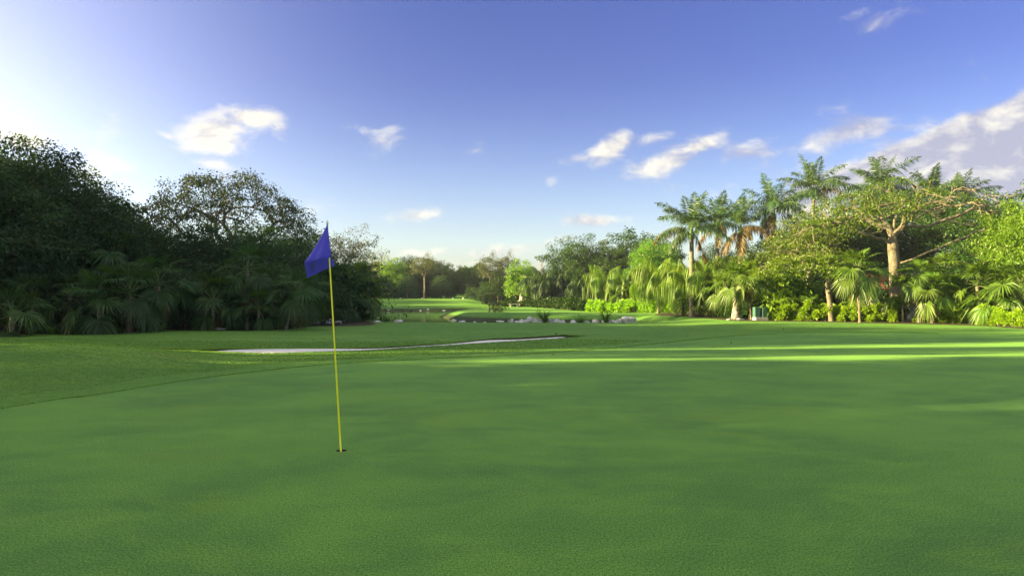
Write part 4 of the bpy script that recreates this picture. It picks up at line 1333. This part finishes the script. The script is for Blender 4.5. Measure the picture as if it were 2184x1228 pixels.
def flagstick():
    hx, hy = HOLE_C; d = hy; k = d / F
    def W(px, py, off=0.0): return np.array([(px - 728) * k, off, (960 - py) * k])
    t = thing("flagstick", "yellow golf flagstick with a limp blue flag leaning in the hole", "flagstick", (hx, hy, 0))
    a, b = W(728.2, 966, 0), W(698.4, 482, 0); a[2] = -.09
    mb = MB(); mb.tube([a + (b - a) * u for u in np.linspace(0, 1, 10)], np.linspace(.0095, .0068, 10), 10)
    obj("pole", mb.mesh("pole", MPOLE, True), t)
    mb = MB(); ax = (b - a) / np.linalg.norm(b - a)
    b2 = b + ax * .0
    mb.tube([b2, b2 + ax * .015, b2 + ax * .018, b2 + ax * .045, b2 + ax * .05, b2 + ax * .066], [.009, .009, .0125, .0125, .006, .004], 10)
    obj("finial", mb.mesh("finial", MWHITE, True), t)
    # cloth: rows from hoist (pole) to fly, hanging in soft folds; front panel then a fold that turns back under it
    nu, nv = 26, 26
    Vv = []
    up_top, up_l, up_r = np.array([699.4, 477.0]), np.array([650.0, 561.0]), np.array([706.5, 548.0])
    lo_l, lo_r = np.array([646.5, 592.0]), np.array([707.5, 566.0])
    for j in range(nv + 1):
        v = j / nv
        if v < .74:
            q = v / .74
            L = up_top + (up_l - up_top) * q + np.array([-3.0 * math.sin(q * math.pi) * -1, 0])
            Rr = up_top + (up_r - up_top) * q
        else:
            q = (v - .74) / .26
            L = up_l + (lo_l - up_l) * q; Rr = up_r + (lo_r - up_r) * q
        for i in range(nu + 1):
            u = i / nu
            p = L + (Rr - L) * u
            p = p + np.array([0, 1.6 * math.sin(u * math.pi) * v * (1 if v < .9 else .6)])
            yy = -.012 - .052 * math.sin(u * math.pi) * min(1, v * 1.6) - .018 * math.sin(u * 9 + v * 2) * v
            if v > .74: yy += .16 * q ** .8 * (1 - .25 * u) * (1 if u < .97 else .5)
            Vv.append(W(p[0], p[1], yy))
    w_ = nu + 1
    Fq = [[j * w_ + i, j * w_ + i + 1, (j + 1) * w_ + i + 1, (j + 1) * w_ + i] for j in range(nv) for i in range(nu)]
    fl = obj("flag", mesh_np("flag", Vv, Fq, MFLAG, None, True), t)
    # small corner of the cloth showing behind the pole
    Vc = [W(706, 552, .02), W(709, 553, .03), W(711.5, 566, .045), W(707, 567, .02)]
    obj("flag_corner", mesh_np("flag_corner", Vc, [[0, 1, 2, 3]], MFLAG), fl)
    Vv = np.array(Vv).reshape(nv + 1, w_, 3)
    def patch(name, u0, u1, v0, v1, m):
        i0, i1, j0, j1 = int(u0 * nu), max(int(u1 * nu), int(u0 * nu) + 1), int(v0 * nv), max(int(v1 * nv), int(v0 * nv) + 1)
        P = Vv[j0:j1 + 1, i0:i1 + 1] + np.array([0, -.0025, -.001]); a_, b_ = P.shape[:2]
        return P.reshape(-1, 3), [[j * b_ + i, j * b_ + i + 1, (j + 1) * b_ + i + 1, (j + 1) * b_ + i] for j in range(a_ - 1) for i in range(b_ - 1)]
    mb = MB()
    for u0, u1, v0, v1 in [(.20, .235, .80, .93), (.27, .30, .79, .92), (.31, .36, .79, .80), (.31, .35, .85, .86), (.38, .42, .79, .84)]:
        mb.add(*patch("p", u0, u1, v0, v1, MPRINT))
    obj("flag_print", mb.mesh("flag_print", MPRINT), fl)
    # hole cup
    mb = MB(); n = 24; th = np.linspace(0, 2 * np.pi, n, endpoint=False)
    Pz = [(-.004, HOLE_R), (-.03, HOLE_R), (-.031, HOLE_R - .004), (-.11, HOLE_R - .004), (-.112, .001)]
    Vh = np.vstack([np.stack([r * np.cos(th), r * np.sin(th), np.full(n, z)], 1) for z, r in Pz])
    Fh = [[a_ * n + i, a_ * n + (i + 1) % n, (a_ + 1) * n + (i + 1) % n, (a_ + 1) * n + i] for a_ in range(len(Pz) - 1) for i in range(n)]
    o = obj("golf_hole", mesh_np("golf_hole", Vh, Fh, [flatmat("hole_soil", (.02, .016, .012), .9), flatmat("cup_liner", (.10, .10, .10), .5)], [0] * n + [1] * (3 * n)))
    o.location = (hx, hy, 0)
    tag(o, "dark golf hole cut in the green at the pole's foot", "golf hole")


flagstick()

MBOX = flatmat("green_cabinet_paint", (.055, .135, .105), .45)
MCONC = roughmat("concrete", (.34, .32, .29), (.48, .46, .42), 5, .3, 40)
def utility():
    d = 42.4; z = zs(PX(1620, d), d)
    mb = MB(); mb.box((0, 0, .075), (.78, .5, .17)); mb.box((0, 0, .168), (.74, .46, .012))
    o = obj("concrete_pad", mb.mesh("concrete_pad", MCONC)); o.location = (PX(1621, d), d, z); o.rotation_euler = (0, 0, .12)
    tag(o, "pale concrete pad under the two green boxes", "concrete pad")
    for px, lab in ((1613, "left one of two green utility boxes on the pad"), (1629, "right one of two green utility boxes on the pad")):
        t = thing("utility_box", lab, "utility box", (PX(px, d), d, z + .175), .12, "green utility boxes on the pad")
        mb = MB(); mb.box((0, 0, .29), (.31, .34, .58)); obj("cabinet", mb.mesh("cabinet", MBOX), t)
        mb = MB(); mb.box((0, 0, .595), (.335, .365, .03)); mb.box((0, 0, .622), (.33, .36, .03), 0, .78); obj("lid", mb.mesh("lid", MBOX), t)
        mb = MB(); mb.box((0, -.174, .27), (.26, .006, .48)); mb.box((.09, -.18, .30), (.02, .012, .06)); obj("door", mb.mesh("door", MBOX), t)


utility()

def house():
    d = 50; z = 0
    x0 = PX(1862, d)
    t = thing("house", "low house with red tile roof glimpsed behind the slender palm", "house", (x0, d, z), .15)
    MST = roughmat("pale_stone", (.30, .27, .21), (.46, .42, .34), 6, .6, 20)
    MWALL = roughmat("shaded_stucco", (.16, .14, .11), (.24, .21, .17), 3, .3, 20)
    mb = MB(); mb.box((2.2, 2.6, 1.15), (8, 2.4, 2.3)); obj("wall", mb.mesh("wall", MWALL), t)
    mb = MB()
    for px_ in (-.02, 2.9, 5.6):
        mb = MB(); mb.box((px_, 0, .78), (.44, .44, 1.56)); mb.box((px_, 0, 1.62), (.6, .6, .12)); obj("pillar", mb.mesh("pillar", MST), t)
    mb = MB(); mb.box((2.4, 0, 1.80), (7.4, .5, .24)); obj("lintel", mb.mesh("lintel", MST), t)
    MT = roughmat("clay_tile", (.22, .075, .04), (.36, .15, .09), 5, .4, 20)
    mb = MB()
    for i in range(46):
        xx = -1.6 + i * .18
        u = np.linspace(0, 1, 9)
        P = np.stack([np.full(9, xx), -.55 + u * 2.6, 1.97 + u * 1.15 + .012 * ((np.arange(9)) % 2)], 1)
        mb.tube(P, .085, 6, True)
    for xx in (-1.75, 6.75):
        mb.box((xx, .75, 2.5), (.12, 2.6, .1))
    obj("roof", mb.mesh("roof", MT, True), t)
    mb = MB(); mb.box((1.3, 1.385, 1.0), (1.0, .04, 2.0)); obj("door", mb.mesh("door", flatmat("dark_wood", (.035, .022, .014), .6)), t)
    mb = MB(); mb.box((4.2, 1.385, 1.2), (1.3, .04, 1.0)); w = obj("window", mb.mesh("window", flatmat("dark_glass", (.01, .012, .014), .08)), t)


house()
# garden wall piece glimpsed between the fan palms
t = thing("garden_pillar", "pale stone pillar glimpsed behind fan palms right of the spreading trunk", "pillar", (PX(1944, 45), 45, 0))
mb = MB(); mb.box((0, 0, .9), (.5, .5, 1.8)); obj("shaft", mb.mesh("shaft", MCONC), t)
mb = MB(); mb.box((0, 0, 1.86), (.62, .62, .12)); obj("cap", mb.mesh("cap", roughmat("ochre_stone", (.30, .2, .09), (.42, .3, .15), 5, .5)), t)

def mast():
    d = 260; x = PX(1154.5, d)
    MM = flatmat("rusty_mast_paint", (.14, .07, .06), .6)
    t = thing("radio_mast", "thin reddish lattice mast on the far skyline", "mast", (x, d, 0))
    H = PZ(552, d); mb = MB()
    for a in range(3):
        c, s = math.cos(a * 2.094), math.sin(a * 2.094)
        mb.tube([(c * .34, s * .34, -.5), (c * .34, s * .34, H)], .09, 4)
        c2, s2 = math.cos((a + 1) * 2.094), math.sin((a + 1) * 2.094)
        for i in range(int(H / .8)):
            z0 = i * .8
            p, q = ((c, s), (c2, s2)) if i % 2 else ((c2, s2), (c, s))
            mb.tube([(p[0] * .34, p[1] * .34, z0), (q[0] * .34, q[1] * .34, z0 + .8)], .05, 4, False)
    obj("lattice", mb.mesh("lattice", MM), t)
    mb = MB(); mb.tube([(0, 0, H), (0, 0, H + 1.2)], .05, 4); obj("antenna", mb.mesh("antenna", MM), t)


mast()
# small white things on the course
for px, d in ((900, 117), (966, 118), (988, 117.5), (854, 116.5)):
    x = PX(px, d)
    mb = MB(); mb.tube([(0, 0, 0), (0, 0, .03), (0, 0, .13), (0, 0, .18), (0, 0, .21)], [.09, .11, .11, .08, .03], 10)
    o = obj("tee_marker", mb.mesh("tee_marker", MWHITE, True)); o.location = (x, d, zs(x, d))
    tag(o, "small white tee marker on the bank beyond the pond", "tee marker", "white tee markers")
d = 93; x = PX(1154, d)
t = thing("marker_post", "short white post before the shaded far hedge", "post", (x, d, zs(x, d)))
mb = MB(); mb.tube([(0, 0, -.1), (0, 0, .9), (0, 0, .94)], [.045, .045, .03], 8); obj("stake", mb.mesh("stake", MWHITE, True), t)
mb = MB(); mb.tube([(0, 0, .72), (0, 0, .8)], .05, 8); obj("band", mb.mesh("band", flatmat("red_band", (.4, .05, .04))), t)
d = 95; x = PX(1096, d)
t = thing("stone_bench", "low white stone bench left of the flecked trunk", "bench", (x, d, zs(x, d)), .1)
mb = MB(); mb.box((0, 0, .42), (1.3, .45, .1)); obj("seat", mb.mesh("seat", MCONC), t)
for sx_ in (-.45, .45):
    mb = MB(); mb.box((sx_, 0, .18), (.16, .38, .38)); obj("leg", mb.mesh("leg", MCONC), t)

# ------------------------------------------------------------------ trees beyond the left edge whose shade lies over the green
GS = "trees outside the left edge shading the green"
TS = -math.tan(math.pi / 2 + SUN_AZ)                 # drift in y per metre of x along the sun's rays
vs = ['dense1', 'dense2', 'dense3']
WID = {}
for k in vs:
    co = np.empty(len(V[k][1][1].vertices) * 3, np.float32); V[k][1][1].vertices.foreach_get('co', co)
    WID[k] = float(np.percentile(co[1::3], 98.5) - np.percentile(co[1::3], 1.5))
for i, (c0, c1, x, h) in enumerate([
    (-16, -8, -27, 12), (-9, -2, -29, 12), (-3, 4, -27, 12), (3, 10, -29, 12), (9, 15.9, -27, 12.4), (2, 9, -38, 13), (8.5, 15.8, -38, 13.5),
    (16.85, 19.05, -28, 12.2), (15.0, 17.7, -26, 4.9), (19.95, 26, -29, 13.2), (25, 32, -31, 12.8), (31, 38, -35, 12.3), (20.0, 25, -39, 14.2), (23, 30, -40, 14), (29, 35, -41, 13.8), (37, 45, -37, 11.6), (44, 52, -36, 11.2),
    (51, 58, -38, 11.6), (57.5, 65.8, -50, 14.6), (65, 68.8, -50, 14.6), (72.6, 78, -53, 15.2), (54, 61, -46, 13.6), (60.5, 65.8, -46, 13.8), (65, 68.8, -46, 13.6), (76, 83, -60, 15), (81, 89, -66, 15.5), (87, 96, -67, 15.5), (94, 103, -68, 15.5), (101, 110, -69, 15.5), (108, 118, -70, 15.5), (116, 127, -70, 15.5), (125, 136, -70, 15)]):
    var = vs[i % 3]; s = h / NOM[var]
    y = (c0 + c1) / 2 + TS * x
    sy = (c1 - c0) / WID[var]
    t = thing("shade_tree", "broad dark tree outside the left edge of the photo", "tree", (x, y, zs(x, y)), 0, GS, (s, sy, s))
    for n, me in V[var]: obj(n, me, t)

# ------------------------------------------------------------------ thin evening air
mb = MB(); mb.box((0, 130, 11.5), (560, 330, 27))
hm, th_, ho = mat("thin_air")
pv = th_.n('ShaderNodeVolumePrincipled')
th_.put(pv.inputs['Color'], (.78, .87, 1.0)); pv.inputs['Density'].default_value = .00035; pv.inputs['Anisotropy'].default_value = .2
th_.t.links.new(pv.outputs[0], ho.inputs['Volume'])
hz = structure(obj("haze", mb.mesh("haze", hm)), 'stuff')
tag(hz, "thin pale evening haze over the whole course", "haze")
